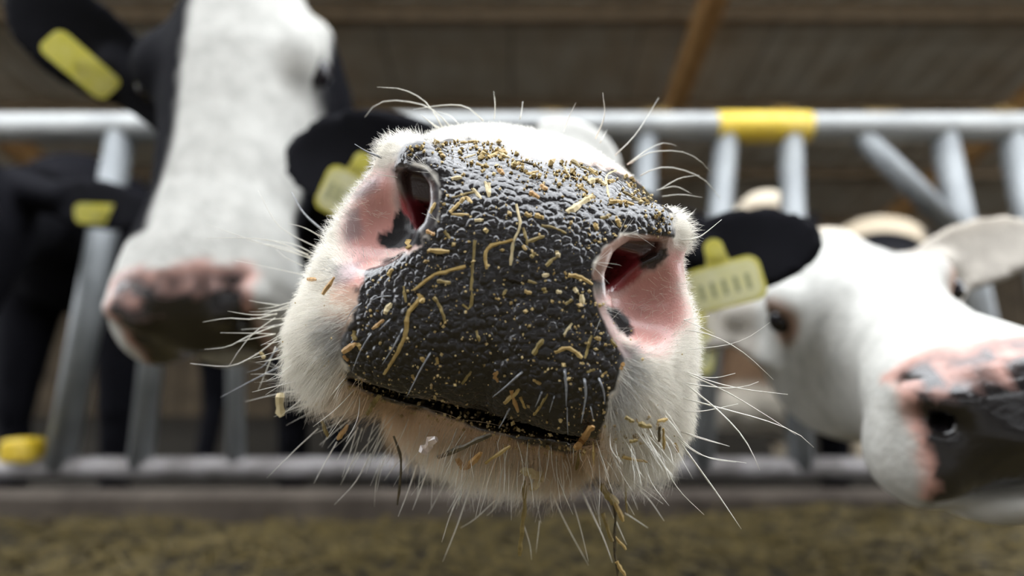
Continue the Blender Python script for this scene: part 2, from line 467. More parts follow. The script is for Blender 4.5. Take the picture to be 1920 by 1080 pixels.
def build_cow(name, fr, ears, colour, neck_l, withers, hips, h=0.75, carve_eyes=True, jaw_drop=0.0, girth=0.30, width=0.2):
    """generic cow: head loft, nostrils, mouth, brows, ears, neck, trunk and legs as ONE surface"""
    parts = body_parts(fr, fr.w(neck_l), withers, hips, girth=girth, width=width)
    def Fn(x, y, z):
        ax = np.abs(x)
        d = loft(x, y, z)
        d = smin(d, ellip(ax, y, z, (6.0, 3.4, -3.2), (4.2, 4.6, 4.2)), 2.0)          # lip lobes
        d = smin(d, ellip(x, y, z, (0, 4.6, -7.0), (5.6, 5.0, 3.0)), 0.7)             # chin
        d = smin(d, cone(ax, y, z, (4.0, 0.6, 2.8), (6.6, 2.0, 3.4), 1.5, 1.3), 1.0)   # nostril wings
        d = smax(d, -cone(ax, y, z, (4.2, -1.5, 0.6), (6.6, 0.2, 2.2), 0.85, 0.75), 0.5)
        d = smax(d, -cone(ax, y, z, (5.2, -1.0, 1.3), (4.2, 4.0, 2.0), 0.9, 0.5), 0.5)
        d = smax(d, -ellip(x, y, z, (0, -1.2, -5.6), (7.5, 3.4, 0.45)), 0.4)           # mouth
        d = smin(d, ellip(ax, y, z, (9.0, 35.0, 5.4), (2.6, 4.4, 2.6)), 2.0)           # brow
        d = smax(d, -ellip(ax, y, z, (11.6, 33.0, 3.4), (1.8, 2.0, 1.5)), 0.8)
        d = smin(d, ellip(x, y, z, (0, 48.5, 9.0), (5.0, 3.5, 3.6)), 3.0)              # poll tuft
        for e in ears: d = smin(d, e.F(x, y, z), 1.2)
        return apply_body(d, x, y, z, parts)
    lo, hi = extents(parts, (-13, -4, -17), (13, 57, 16))
    hl = np.array([-13.0, -4, -17]); hh = np.array([13.0, 57, 16])
    for e in ears:
        for q in (e.b, e.b + e.e * (e.L + 2)):
            hl = np.minimum(hl, q - 6.5); hh = np.maximum(hh, q + 6.5)
    lo = np.minimum(lo, hl - 1); hi = np.maximum(hi, hh + 1)
    ax = [axis_pts([s for s in ((lo[i], hl[i], 4.0), (hl[i], hh[i], h), (hh[i], hi[i], 4.0)) if s[1] - s[0] > 0.5]) for i in range(3)]
    V, Q = nets(Fn, *ax)
    col, wet = colour(V, ears)
    W = fr.w(V)
    # keep hooves on the ground
    W[:, 2] = np.maximum(W[:, 2], 0.0)
    W[:, 2] += 0.0
    root = np.array([withers[0], (withers[1] + hips[1]) / 2, 0.0])
    me = np_mesh(name, W - root, Q)
    set_attr(me, 'Col', col, 'FLOAT_COLOR'); set_attr(me, 'wet', wet, 'FLOAT')
    me.materials.append(M['cow'])
    o = bpy.data.objects.new(name, me); COL.objects.link(o); o.location = root
    if carve_eyes:
        for s in (-1, 1): eye(o, root, fr.w((s * 10.3, 33.0, 3.4)), 1.75 * fr.k)
    return o, root

# ------------------------------------------------------------------ the barn
def slab(name, lo, hi, m, parent=None): return mesh_obj(name, box_pts(lo, hi), BOXF, m, parent)

struct(slab('floor', (-60, -40, -0.1), (60, 40, 0.0), M['concrete']), 'concrete barn floor')
struct(slab('floor', (-14, 1.505, 0.0), (14, 7.96, 0.004), M['pen']), 'pen floor coloured near black for the gloom')  # slab over the concrete, its near-black colour stands in for shade in the pen
wb = struct(mesh_obj('wall_back', box_pts((-14, 8.0, 0), (14, 8.06, 2.05)), BOXF, M['wall']), 'dark boarded back wall')
for i in range(56):
    x0 = -7 + i * 0.25
    slab('plank', (x0 + 0.008, 7.965, 0.02), (x0 + 0.242, 8.0, 2.03), M['wall'], wb)
wa = struct(slab('wall_alley_added', (-14, -6.4, 0), (14, -6.3, 1.5), M['wall']), 'unseen dark wall added across the alley, with gaps for nose glints')  # unseen wall added as a dark reflection, its gaps let sky glint on the nose
slab('lintel_added', (-14, -6.4, 2.1), (14, -6.3, 2.62), M['wall'], wa)
for i in range(13):
    x0 = -14.4 + i * 2.4
    slab('pier_added', (x0 - 0.8, -6.4, 1.5), (x0 + 0.8, -6.3, 2.1), M['wall'], wa)  # width sets how much sky the added gaps let through
RY0, RZ0, RS = 2.0, 3.70, 0.262          # roof: unseen ridge edge set back to admit sky, slope falling to back wall
def rz(Y): return RZ0 - RS * (Y - RY0)
rf2 = mesh_obj('ceiling', [(-14, -6.4, 2.62), (14, -6.4, 2.62), (14, -1.9, 3.8), (-14, -1.9, 3.8), (-14, -6.4, 2.70), (14, -6.4, 2.70), (14, -1.9, 3.88), (-14, -1.9, 3.88)], BOXF, M['wood_dark'])  # unseen slope added to cut low sky so light falls from above
struct(rf2, 'unseen opposite roof slope added to keep the light overhead')
roof = struct(mesh_obj('ceiling', [(-14, RY0, rz(RY0) + .10), (14, RY0, rz(RY0) + .10), (14, 8.3, rz(8.3) + .10), (-14, 8.3, rz(8.3) + .10),
              (-14, RY0, rz(RY0) + .13), (14, RY0, rz(RY0) + .13), (14, 8.3, rz(8.3) + .13), (-14, 8.3, rz(8.3) + .13)], BOXF, M['wood_dark']), 'sloping barn roof')
for i in range(18):
    for j in range(5):
        x0 = -9 + i * 1.0; y0 = 2.05 + j * 1.2; y1 = y0 + 1.19
        V = []
        nx = 9
        for yy, dz in ((y0, 0.0), (y1, 0.0)):
            for q in range(nx): V.append((x0 + 0.985 * q / (nx - 1), yy, rz(yy) + 0.055 + 0.02 * (q % 2)))
        F = [(q, q + 1, nx + q + 1, nx + q) for q in range(nx - 1)]
        mesh_obj('roof_panel', V, F, M['roof'], roof)
for j in range(6):
    y = 2.1 + j * 1.0
    V = []
    for yy in (y, y + 0.09):
        for zz in (rz(y) - 0.07, rz(y) + 0.06): V += [(-9, yy, zz), (9, yy, zz)]
    V = [V[0], V[1], V[5], V[4], V[2], V[3], V[7], V[6]]
    mesh_obj('purlin', V, BOXF, M['wood_dark'], roof)
for x in (-4.6, -1.62, 1.36, 4.3):
    V = []
    for zz in (-0.26, -0.06):
        for (xx, yy) in ((x - .065, 2.0), (x + .065, 2.0), (x + .065, 8.0), (x - .065, 8.0)): V.append((xx, yy, rz(yy) + zz))
    mesh_obj('rafter', V, BOXF, M['wood'], roof)

# feed barrier: rails, bars, yellow sticker
YB = 1.60
fb = empty('feed_barrier', (0, YB, 0))
tag(fb, 'galvanised steel feed barrier with top rail, bottom rail and slanted bars', 'barrier')
def fpart(name, pts, r, m, n=14, parent=None):
    V, F = tube(pts, r, n); return mesh_obj(name, V, F, m, parent or fb, (0, YB, 0), True)
zt = on_plane(960, 239, YB)[2]; zb = on_plane(960, 878, YB)[2]
tr = fpart('top_rail', [(-3.6, YB, zt), (0, YB, zt), (3.6, YB, zt)], 0.040, M['galv'], 20)
fpart('bottom_rail', [(-3.6, YB, zb), (0, YB, zb), (3.6, YB, zb)], 0.028, M['galv_dirty'], 16)
bars = [(228, 112, .036), (330, 262, .03), (440, 442, .022), (830, 780, .03),
        (1212, 1200, .03), (1362, 1312, .032), (1482, 1500, .032), (1612, 1790, .030), (1768, 1900, .034), (1895, 2030, .034), (2080, 2150, .03)]
for a, b, r in bars:
    p = on_plane(a, 250, YB); q = on_plane(b, 876, YB); p[2] = zt - 0.02; q[2] = zb
    if a == 1612: q = on_plane(1803, 440, YB)
    fpart('bar', [p, (p + q) / 2, q], r, M['galv_bar'])
a = on_plane(1342, 239, YB); b = on_plane(1515, 239, YB); a[2] = b[2] = zt
fpart('yellow_sleeve', [a, (a + b) / 2, b], 0.0425, M['yellow'], 20)
a = on_plane(5, 842, YB - 0.03); b = on_plane(62, 842, YB - 0.03)
V = box_pts((a[0], YB - 0.05, zb + 0.018), (b[0], YB + 0.02, zb + 0.075)); fpc = mesh_obj('yellow_clip', V, BOXF, M['yellow'], fb, (0, YB, 0))
bv = fpc.modifiers.new('b', 'BEVEL'); bv.width = 0.012; bv.segments = 3
kz = on_plane(960, 922, 1.44)[2]
kb = slab('feed_kerb', (-3.6, 1.44, 0), (3.6, 1.50, kz), M['kerb'])
tag(kb, 'low dirty concrete kerb under the steel feed barrier', 'kerb')
kb.modifiers.new('b', 'BEVEL').width = 0.015
# wisps lying on the top rail
for i, px in enumerate((1042, 1236, 1462, 1648, 1868)):
    c = on_plane(px, 205, YB); c[2] = zt + 0.040
    VV = []; FF = []
    for k in range(16):
        p = c + np.array([rng.normal(0, .016), rng.normal(0, .012), abs(rng.normal(0, .004))])
        d = np.array([rng.normal(0, .018), rng.normal(0, .008), rng.normal(0, .003)])
        V, F = tube([p - d, p, p + d], .0018, 4); FF += [tuple(q + len(VV) for q in f) for f in F]; VV += list(V)
    wv = mesh_obj('straw_wisp', VV, FF, M['straw'], None, c)
    tag(wv, 'small wisp of straw lying on the top rail of the feed barrier', 'straw', 'wisps on the top rail')

# silage in the trough
def feed_h(X, Y):
    P = np.stack([X, Y, X * 0], -1)
    return 0.225 + 0.05 * (vnoise(P, 4.0, 3) - .5) + 0.03 * (vnoise(P, 14, 5) - .5) + 0.018 * (vnoise(P, 45, 6) - .5) + 0.02 * np.exp(-((X - .55) / .5) ** 2)
gx = np.linspace(-3.4, 3.4, 420); gy = np.linspace(-0.6, 1.436, 150)
GX, GY = np.meshgrid(gx, gy, indexing='ij')
HZ = feed_h(GX, GY) * sstep(-0.6, -0.1, GY) + 0.002
n1, n2 = GX.shape
ii = np.arange(n1 * n2).reshape(n1, n2)
Q = np.stack([ii[:-1, :-1], ii[1:, :-1], ii[1:, 1:], ii[:-1, 1:]], -1).reshape(-1, 4)
me = np_mesh('silage', np.stack([GX, GY, HZ], -1).reshape(-1, 3), Q); me.materials.append(M['silage'])
sil = bpy.data.objects.new('silage', me); COL.objects.link(sil)
tag(sil, 'loose brown green chopped silage heaped in front of the barrier', 'feed', None, 'stuff')
VV = []; FF = []
for k in range(9000):
    X = rng.uniform(-2.2, 2.2); Y = rng.uniform(0.55, 1.40)
    z = float(feed_h(np.array(X), np.array(Y))) + rng.uniform(0, .012)
    L = rng.uniform(.008, .035); an = rng.uniform(0, 6.28); r = rng.uniform(.0008, .0024)
    d = np.array([math.cos(an) * L, math.sin(an) * L, rng.normal(0, .35) * L]); u = np.array([-math.sin(an), math.cos(an), 0]) * r; c = np.array([X, Y, z])
    b = len(VV); VV += [c - d - u, c - d + u, c - d + (0, 0, r), c + d - u, c + d + u, c + d + (0, 0, r)]
    FF += [(b, b + 1, b + 4, b + 3), (b + 1, b + 2, b + 5, b + 4), (b + 2, b, b + 3, b + 5), (b, b + 2, b + 1), (b + 3, b + 4, b + 5)]
ss = mesh_obj('silage_straw', VV, FF, M['silage_straw'], sil); ss['kind'] = 'stuff'

# ------------------------------------------------------------------ cows behind and beside the main one
def head_frame(nose, poll, roll_deg, length=48.0):
    N = ray(*nose); P = ray(*poll)
    Y = P - N; l = np.linalg.norm(Y); Y /= l
    r = math.radians(roll_deg); X = math.cos(r) * RT + math.sin(r) * UP
    X = X - (X @ Y) * Y; X /= np.linalg.norm(X)
    return Frame(N, X, Y, np.cross(X, Y), l * 100 / length)

def nose_paint(c, V, black_top=3.2, pink_y=4.0, pn=1.0, seed=1, half=6.8):
    x, y, z = V.T
    nz = vnoise(V, 0.8, seed) - .5
    lat = sstep(half + .9, half - .1, np.abs(x) + nz)
    pk = sstep(pink_y + 1.0, pink_y - .3, y + nz * 1.6) * lat * sstep(-5.4, -4.8, z)
    c = mixc(c, PINK * pn, pk)
    bl = sstep(black_top + .5, black_top - .5, z + nz * 1.5 - 0.4 * y) * sstep(half, half - .6, np.abs(x) + nz) * sstep(-6.0, -5.4, z) * sstep(5, 3, y)
    c = mixc(c, NOSE, bl)
    return c, np.maximum(bl, pk * .6)

def ear_mask(V, e): 
    u, v, t = e.co(*V.T); return sstep(0.0, 2.5, u) * (np.abs(v) < e.W + 2.5) * (np.abs(t) < 5)

# left cow: long white face, black cheek and black raised ear
frL = head_frame((372, 628, 0.76), (490, 45, 1.05), 5)
eL = [Ear(frL.l(ray(285, 178, 0.97)), frL.l(ray(20, -20, 0.93)), frL.l(frL.O + 0.6 * UP - 0.6 * RT * -1), (0, 0, 1), 5.6), Ear((7.5, 42, -5), (12, 27, -17), (0, 1, 0.2), (0, 0, 1), 4.2)]
def colL(V, ears):
    x, y, z = V.T; n = vnoise(V, 0.16, 4) - .5
    c = np.tile(WHITE, (len(V), 1)); 
    side = sstep(-2.2, -3.2, x + n * 2 + np.where(y < 9, 9, 0) + sstep(22, 10, y) * 1.5)
    under = sstep(-1.0, -3.0, z + n * 2) * sstep(9, 13, y)
    neck = sstep(50, 54, y)
    far = sstep(9.0, 10.5, x + n) * (z < 3) * (y > 14)
    bl = np.clip(side + under + neck + far + ear_mask(V, ears[0]) + ear_mask(V, ears[1]), 0, 1)
    bl = np.where((z < -4) & (y < 9), 0, bl)
    c = mixc(c, BLACK, bl)
    c = mixc(c, TAN, 0.35 * sstep(43, 49, y) * (1 - bl) * sstep(.3, .7, n + .5))
    return nose_paint(c, V, 4.55, 4.2, 0.7, 3, 6.6)
cowL, rL = build_cow('cow', frL, eL, colL, (0, 42, -6), (-0.62, 2.2, 1.05), (-0.72, 3.35, 1.10))
tag(cowL, 'cow with long white face, one black cheek and raised black tagged ear', 'cow', 'cows at the feed barrier')
ear_tag(cowL, rL, eL[0], frL, 10.0, 0.0, (10.0, 4.4), -0.68, ray(155, 125, .3), False, up=UP, at=(174, 104), neck=False)

# far left black cow
frF = head_frame((-210, 760, 1.02), (-75, 330, 1.3), 4)
eF = [Ear((-9, 44, 3), (-28, 43, 2), (0, 0.9, 0.3), (0, 0, 1), 5.2), Ear(frF.l(ray(70, 365, 1.3)), frF.l(ray(285, 400, 1.2)), (0, 0.9, 0.3), (0, 0, 1), 4.6)]
def colF(V, ears):
    c = np.tile(BLACK * 1.2, (len(V), 1))
    return c, np.zeros(len(V))
cowF, rF = build_cow('cow', frF, eF, colF, (0, 42, -6), (-1.75, 2.3, 1.30), (-1.85, 3.45, 1.30), 0.9)
tag(cowF, 'all black cow with a yellow tag in its sideways ear, beside the white-faced cow', 'cow', 'cows at the feed barrier')
ear_tag(cowF, rF, eF[1], frF, 11.5, 0.0, (8.8, 4.0), 0.02, ray(190, 400, .3), False, up=UP, at=(190, 382), neck=False)

# right cow: white face, pink rimmed nostrils, grey-white ears
frR = head_frame((1905, 805, 0.435), (1560, 575, 0.84), 14)
eR = [Ear((-9.5, 44, 2.0), (-26, 53, 0.5), (0, 0.6, 0.8), (0, -1, 0.3), 5.0), Ear((9.5, 44, 3), (28, 46, 6), (0, 0.5, 0.8), (0, -1, 0.3), 5.0)]
def colR(V, ears):
    x, y, z = V.T; n = vnoise(V, 0.2, 8) - .5
    c = np.tile(WHITE, (len(V), 1))
    c = mixc(c, TAN, 0.55 * sstep(44, 48, y) * sstep(6, 9, z))
    for e in ears: c = mixc(c, np.array([0.42, 0.38, 0.33]), ear_mask(V, e) * 0.8)
    de = np.sqrt((np.abs(x) - 10.6) ** 2 + ((y - 33) * .8) ** 2 + (z - 3.4) ** 2)
    c = mixc(c, np.array([0.40, 0.22, 0.15]), sstep(4.2, 2.2, de) * 0.8)
    c = mixc(c, TAN * .8, 0.8 * sstep(50, 56, y)); neck = sstep(85, 95, y); c = mixc(c, BLACK, np.clip(neck, 0, 1) * sstep(.42, .46, vnoise(V, 0.03, 12)))
    return nose_paint(c, V, 4.5, 4.2, 0.8, 6, 7.2)
cowR, rR = build_cow('cow', frR, eR, colR, (0, 42, -6), (1.46, 2.3, 1.04), (1.66, 3.45, 1.10))
tag(cowR, 'white-faced cow with pink skin above its black nose and pale grey ears', 'cow', 'cows at the feed barrier')
ear_tag(cowR, rR, eR[0], frR, 13, -1.0, (6.8, 6.0), -0.2, ray(1310, 640, .3), True, up=UP, at=(1305, 618))

# cow standing back behind the barrier
frB = head_frame((1432, 800, 1.92), (1415, 430, 2.25), 0)
eB = [Ear((-9, 44, 3), (-28, 43, 2), (0, 0.9, 0.3), (0, 0, 1), 5.2), Ear((9, 44, 3), (19, 56, -6), (0, 0.9, 0.3), (0, 0, 1), 4.6)]
def colB(V, ears):
    x, y, z = V.T
    c = np.tile(np.array([0.16, 0.10, 0.06]), (len(V), 1))
    c = mixc(c, np.array([0.75, 0.66, 0.52]), sstep(45, 48, y) * (z > 0) * (np.abs(x) < 9))
    c = mixc(c, np.array([0.72, 0.66, 0.55]), sstep(8, 4, y) * (np.abs(z) < 14))
    for e in ears: c = mixc(c, BLACK, ear_mask(V, e))
    return c, np.zeros(len(V))
cowB, rB = build_cow('cow', frB, eB, colB, (0, 42, -6), (0.66, 3.2, 1.30), (0.66, 4.3, 1.30), 1.0, girth=0.27, width=0.17)
tag(cowB, 'brownish cow with a cream poll standing back behind the feed barrier', 'cow', 'cows at the feed barrier')

# ------------------------------------------------------------------ the main cow, nose close to the lens
ROLL = math.radians(14)
OPX = (957, 544); D0 = 0.30
Xr = math.cos(ROLL) * RT - math.sin(ROLL) * UP
Zr = math.sin(ROLL) * RT + math.cos(ROLL) * UP
frC = Frame(ray(OPX[0], OPX[1], D0), Xr, FW, Zr)
def lp(px, py, d): return frC.l(ray(px, py, d / 100.0))          # pixel at depth (cm) -> head cm

OUT = np.array([(0, 8.6), (3, 8.25), (5.4, 7.1), (7.0, 5.5), (7.9, 4.2), (8.7, 2.1), (9.2, 0), (9.7, -2.5), (10.1, -4.6), (9.6, -6.2), (8, -7.0), (5, -6.9), (2.5, -6.5), (0, -6.3)]) * 1.11
OTH = np.arctan2(OUT[:, 0], OUT[:, 1]); OR = np.hypot(OUT[:, 0], OUT[:, 1])
NOS_R = [(1128, 552), (1122, 515), (1140, 474), (1172, 452), (1215, 452), (1252, 456), (1246, 482), (1216, 500), (1190, 528), (1160, 546)]
NOS_L = [(775, 442), (803, 425), (814, 390), (812, 352), (795, 328), (760, 318), (742, 322), (744, 352), (752, 392), (762, 425)]
LN_R = np.array([lp(*p, 30.2)[[0, 2]] for p in NOS_R]); LN_L = np.array([lp(*p, 30.2)[[0, 2]] for p in NOS_L])
WING_R = [lp(1128, 470, 30.0), lp(1172, 424, 29.9), lp(1222, 418, 30.6), lp(1252, 436, 31.6)]
WING_L = [lp(824, 392, 30.0), lp(816, 330, 29.9), lp(785, 296, 30.4), lp(752, 298, 31.4)]
SHX, SHZ = 0.05, 0.17
neckC = frC.w((2, 44, 2))
withC = np.array([0.08, 2.15, 1.34]); hipC = np.array([0.02, 3.35, 1.33])
partsC = body_parts(frC, neckC, withC, hipC)
eC = [Ear((-7.5, 43, 12.0), (-30, 44, 9.5), (0, 0.15, 1), (0, -1, 0), 6.4, 0.8), Ear(lp(1240, 502, 73), lp(1524, 446, 62), (0, 0.15, 1), (0, -1, 0), 5.0, 0.8)]

def FnC(x, y, z):
    ax = np.abs(x)
    near = np.asarray(y).min() < 16
    d = loft(x, y, z, SHX, SHZ)
    d = d + np.maximum(11 - y, 0) * 0.7 if near else d
    if near:
        axx = np.where(x > 0, ax * (1 + 0.06 * sstep(0, 3, z)), ax)
        th = np.arctan2(axx, z); r = np.sqrt(axx * axx + z * z)
        rho = r / np.interp(th, OTH, OR)
        ye = 4.4
        bend = 0.075 * np.maximum(z - 1.8, 0) ** 2 + 0.020 * np.maximum(-z - 2, 0) ** 2
        yq = y - bend
        tf = np.maximum(ye - yq, 0) / 6.6
        tb = np.maximum(y - ye, 0) / 15.0
        g = (rho ** 2.7 + tf ** 2.7 + tb ** 2.4) ** (1 / 2.6) - 1
        m = g * 6.0
        m = m + 0.16 * np.exp(-(x / 0.55) ** 2) * (z < 0.5) * (y < 3)
        d = smin(d, m, 3.0)
        ch = ellip(x, y, z, (1.0, 8.3, -6.1), (7.6, 7.2, 4.9))
        d = smin(d, ch, 0.4)
        d = smax(d, -ellip(x, y, z, (0.4, 1.0, -6.75 + 0.012 * x * x), (7.4, 3.6, 0.38)), 0.3)
        for wng in (WING_R, WING_L):
            t = 1e3
            for i in range(3): t = np.minimum(t, cone(x, y, z, wng[i], wng[i + 1], 0.75 + .12 * i, 0.87 + .12 * i))
            d = smin(d, t, 0.9)
        for LN, s, pc in ((LN_R, 1, lp(1215, 560, 29.6)), (LN_L, -1, lp(705, 420, 29.6))):
            d = smax(d, -ellip(x, y, z, pc, (2.0, 1.5, 1.9)), 1.3)
            dep = y + 0.6
            xx = x + s * 0.30 * np.maximum(dep, 0); zz = z - 0.10 * np.maximum(dep, 0)
            p2 = poly_sd(xx, zz, LN) + 0.05 + 0.07 * np.maximum(dep, 0)
            hole = np.maximum(p2, y - (0.7 + 5.3 * sstep(3.35, 2.35, z)))
            d = smax(d, -hole, 0.28)
    for e in eC: d = smin(d, e.F(x, y, z), 1.2)
    d = smin(d, ellip(x, y, z, (2.6, 45.0, 16.8), (6.5, 4.0, 5.0)), 2.5)
    d = smin(d, ellip(np.abs(x - 2), y, z, (9.2, 35.0, 11.0), (2.4, 4.4, 2.4)), 2.0)
    return apply_body(d, x, y, z, partsC)

lo, hi = extents(partsC, (-40, -4, -20), (46, 60, 26))
axs = [axis_pts([(lo[0], -40, 4.5), (-40, -12.6, .75), (-12.6, 12.6, .2), (12.6, 46, .75), (46, max(hi[0], 50), 4.5)]),
       axis_pts([(-4, 8, .2), (8, 58, .8), (58, hi[1], 4.5)]),
       axis_pts([(lo[2], -20, 4.5), (-20, -12.4, .8), (-12.4, 10.4, .2), (10.4, 26, .8), (26, max(hi[2], 30), 4.5)])]
VC, QC = nets(FnC, *axs)

# nose leather outline and other skin marks, traced as pixels and carried onto the surface
PLANUM = [(738, 318), (742, 292), (762, 272), (800, 262), (870, 262), (930, 262), (958, 278), (985, 293), (1015, 300), (1050, 300), (1100, 306), (1150, 318), (1200, 340),
          (1240, 368), (1264, 405), (1264, 442), (1240, 458), (1196, 440), (1165, 438), (1130, 466), (1114, 500), (1112, 545), (1124, 582), (1148, 622), (1170, 660), (1166, 702),
          (1142, 742), (1132, 800), (1080, 838), (1000, 822), (900, 785), (820, 762), (760, 748), (700, 728), (652, 700), (632, 655), (648, 612), (668, 582), (664, 545), (684, 510),
          (720, 490), (770, 472), (800, 445), (817, 410), (824, 370), (818, 330), (792, 310), (762, 312)]
def pxmask(W, poly, soft, nz=0.0):
    p = proj(W); return sstep(soft, -soft, poly_sd(p[:, 0], p[:, 1], poly) + nz)

# refine the leather so the pebbles are real relief
WC = frC.w(VC)
qc = VC[QC].mean(1)
pq = proj(frC.w(qc))
selq = (poly_sd(pq[:, 0], pq[:, 1], PLANUM) < 6) & (qc[:, 1] < 4.5)
bm = bmesh.new()
me = np_mesh('tmp', VC, QC); bm.from_mesh(me); bpy.data.meshes.remove(me)
bm.faces.ensure_lookup_table()
edges = list({e for i in np.nonzero(selq)[0] for e in bm.faces[int(i)].edges})
bmesh.ops.subdivide_edges(bm, edges=edges, cuts=3, use_grid_fill=True)
me = bpy.data.meshes.new('cow'); bm.to_mesh(me); bm.free()
nv = len(me.vertices); VC = np.empty(nv * 3, np.float32); me.vertices.foreach_get('co', VC); VC = VC.reshape(-1, 3).astype(float)
NR = np.empty(nv * 3, np.float32); me.vertex_normals.foreach_get('vector', NR); NR = NR.reshape(-1, 3).astype(float)
WC = frC.w(VC); PP = proj(WC)
frontal = VC[:, 1] < 5.5
nzp = (vnoise(VC, 2.2, 21) - .5) * 14 + (vnoise(VC, 6, 22) - .5) * 6
plan = pxmask(WC, PLANUM, 5, nzp) * frontal
edge_fade = sstep(2, -22, poly_sd(PP[:, 0], PP[:, 1], PLANUM)) * frontal
inn = np.zeros(nv)
for pol in (NOS_R, NOS_L):
    inn = np.maximum(inn, pxmask(WC, pol, 5) * frontal)
S = VC * np.array([1.0, 1.0, 0.8]); S = S + 0.10 * np.stack([vnoise(VC, 1.5, s) - .5 for s in (31, 32, 33)], -1)
f1, f2 = worley(S, 2.75, 40)
peb = np.sqrt(np.clip(1 - (f1 / 0.72) ** 2, 0, 1)) * np.clip((f2 - f1) * 4 + .35, 0, 1) * (0.7 + 0.6 * vnoise(VC, 1.1, 50))
f1b, f2b = worley(S, 6.5, 60)
peb2 = np.sqrt(np.clip((f2b - f1b) * 1.4, 0, 1))
top_smooth = sstep(400, 300, PP[:, 1] - 0.25 * (PP[:, 0] - 960))
amp = edge_fade * (1 - inn) * (1 - 0.55 * top_smooth)
VC = VC + NR * (amp * (0.105 * peb + 0.020 * peb2 - 0.055))[:, None]
WC = frC.w(VC)
me.vertices.foreach_set('co', (VC).astype(np.float32).ravel())

# skin colours
x, y, z = VC.T
col = np.tile(np.array([0.80, 0.76, 0.68]), (nv, 1)); col = mixc(col, WHITE, sstep(12, 18, y))
nL = vnoise(VC, 0.9, 71) - .5
PINK_R = [(1250, 462), (1285, 470), (1285, 610), (1240, 655), (1190, 650), (1150, 600), (1118, 560), (1160, 540), (1200, 515), (1235, 490)]
PINK_L = [(742, 308), (700, 318), (668, 370), (640, 440), (640, 540), (672, 560), (720, 492), (790, 460), (770, 440), (748, 400), (744, 350)]
pinkm = np.clip(pxmask(WC, PINK_R, 26, nL * 26) + pxmask(WC, PINK_L, 26, nL * 26), 0, 1) * frontal
skinp = np.array([0.66, 0.33, 0.29])
col = mixc(col, skinp, pinkm)
TOPP = [(960, 262), (1010, 262), (1160, 292), (1250, 350), (1240, 380), (1150, 325), (1040, 310), (985, 300)]
col = mixc(col, np.array([0.86, 0.60, 0.50]), pxmask(WC, TOPP, 10, nL * 14) * frontal * 0.8)
LEFT_TAN = [(620, 540), (680, 540), (665, 600), (640, 640), (600, 610)]
col = mixc(col, np.array([0.66, 0.42, 0.30]), pxmask(WC, LEFT_TAN, 12, nL * 14) * frontal * 0.7)
CHIN = [(650, 700), (760, 745), (920, 790), (1060, 830), (1130, 800), (1150, 850), (1060, 870), (900, 830), (760, 790), (640, 730)]
col = mixc(col, np.array([0.50, 0.30, 0.14]), pxmask(WC, CHIN, 14, nL * 16) * frontal * 0.8)
rim = sstep(14, 4, np.minimum(np.abs(poly_sd(PP[:, 0], PP[:, 1], NOS_R)), np.abs(poly_sd(PP[:, 0], PP[:, 1], NOS_L)))) * frontal
col = mixc(col, NOSE * (0.9 + 0.5 * vnoise(VC, 1.0, 81))[:, None], plan)
rimr = rim * ((PP[:, 0] > 1100) & (PP[:, 1] < 520) & (PP[:, 0] < 1235)) * plan
col = mixc(col, np.array([0.55, 0.36, 0.28]), rimr * 0.85)
rimb = sstep(12, 3, np.abs(poly_sd(PP[:, 0], PP[:, 1], [(1124, 560), (1150, 622), (1178, 668), (1150, 622)]))) * frontal * (PP[:, 0] > 1120)
col = mixc(col, np.array([0.78, 0.58, 0.55]), rimb)
nosd = np.minimum(poly_sd(PP[:, 0], PP[:, 1], NOS_R), poly_sd(PP[:, 0], PP[:, 1], NOS_L))
nrim = sstep(15, 8, nosd) * (1 - pinkm) * frontal
rimc = np.where(((PP[:, 0] > 957) & (PP[:, 1] < 525))[:, None], np.array([[0.30, 0.19, 0.15]]), np.array([[0.055, 0.05, 0.052]]))
col = col * (1 - nrim[:, None]) + rimc * nrim[:, None]
red = np.array([0.26, 0.03, 0.04])
flap = sstep(3.0, 3.5, z)[:, None]
col = mixc(col, red * (1 - flap) + np.array([0.085, 0.045, 0.04]) * flap, inn * sstep(-0.3, 0.6, y))
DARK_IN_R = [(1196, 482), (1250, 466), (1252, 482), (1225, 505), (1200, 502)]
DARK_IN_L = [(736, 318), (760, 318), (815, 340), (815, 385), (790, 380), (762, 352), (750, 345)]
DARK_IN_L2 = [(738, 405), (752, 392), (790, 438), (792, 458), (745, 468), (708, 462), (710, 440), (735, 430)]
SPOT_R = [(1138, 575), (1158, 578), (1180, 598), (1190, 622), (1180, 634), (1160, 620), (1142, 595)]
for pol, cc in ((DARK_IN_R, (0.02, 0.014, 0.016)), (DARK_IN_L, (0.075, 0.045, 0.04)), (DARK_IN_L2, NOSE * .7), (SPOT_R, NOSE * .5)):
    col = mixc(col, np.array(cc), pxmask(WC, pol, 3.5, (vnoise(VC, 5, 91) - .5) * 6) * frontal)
SMUDGE = [[(690, 338), (712, 330), (705, 352), (680, 372), (662, 372)], [(655, 400), (672, 392), (672, 440), (655, 462), (645, 450)], [(620, 500), (685, 478), (690, 490), (660, 520), (630, 530)],
          [(600, 600), (650, 600), (640, 690), (610, 670)], [(1168, 650), (1192, 655), (1200, 700), (1172, 770), (1140, 800), (1140, 750), (1168, 700)]]
smud = np.zeros(nv)
for pol in SMUDGE: smud = np.maximum(smud, pxmask(WC, pol, 10, nL * 22))
smud *= frontal
col = mixc(col, np.array([0.16, 0.17, 0.19]), smud * 0.6)
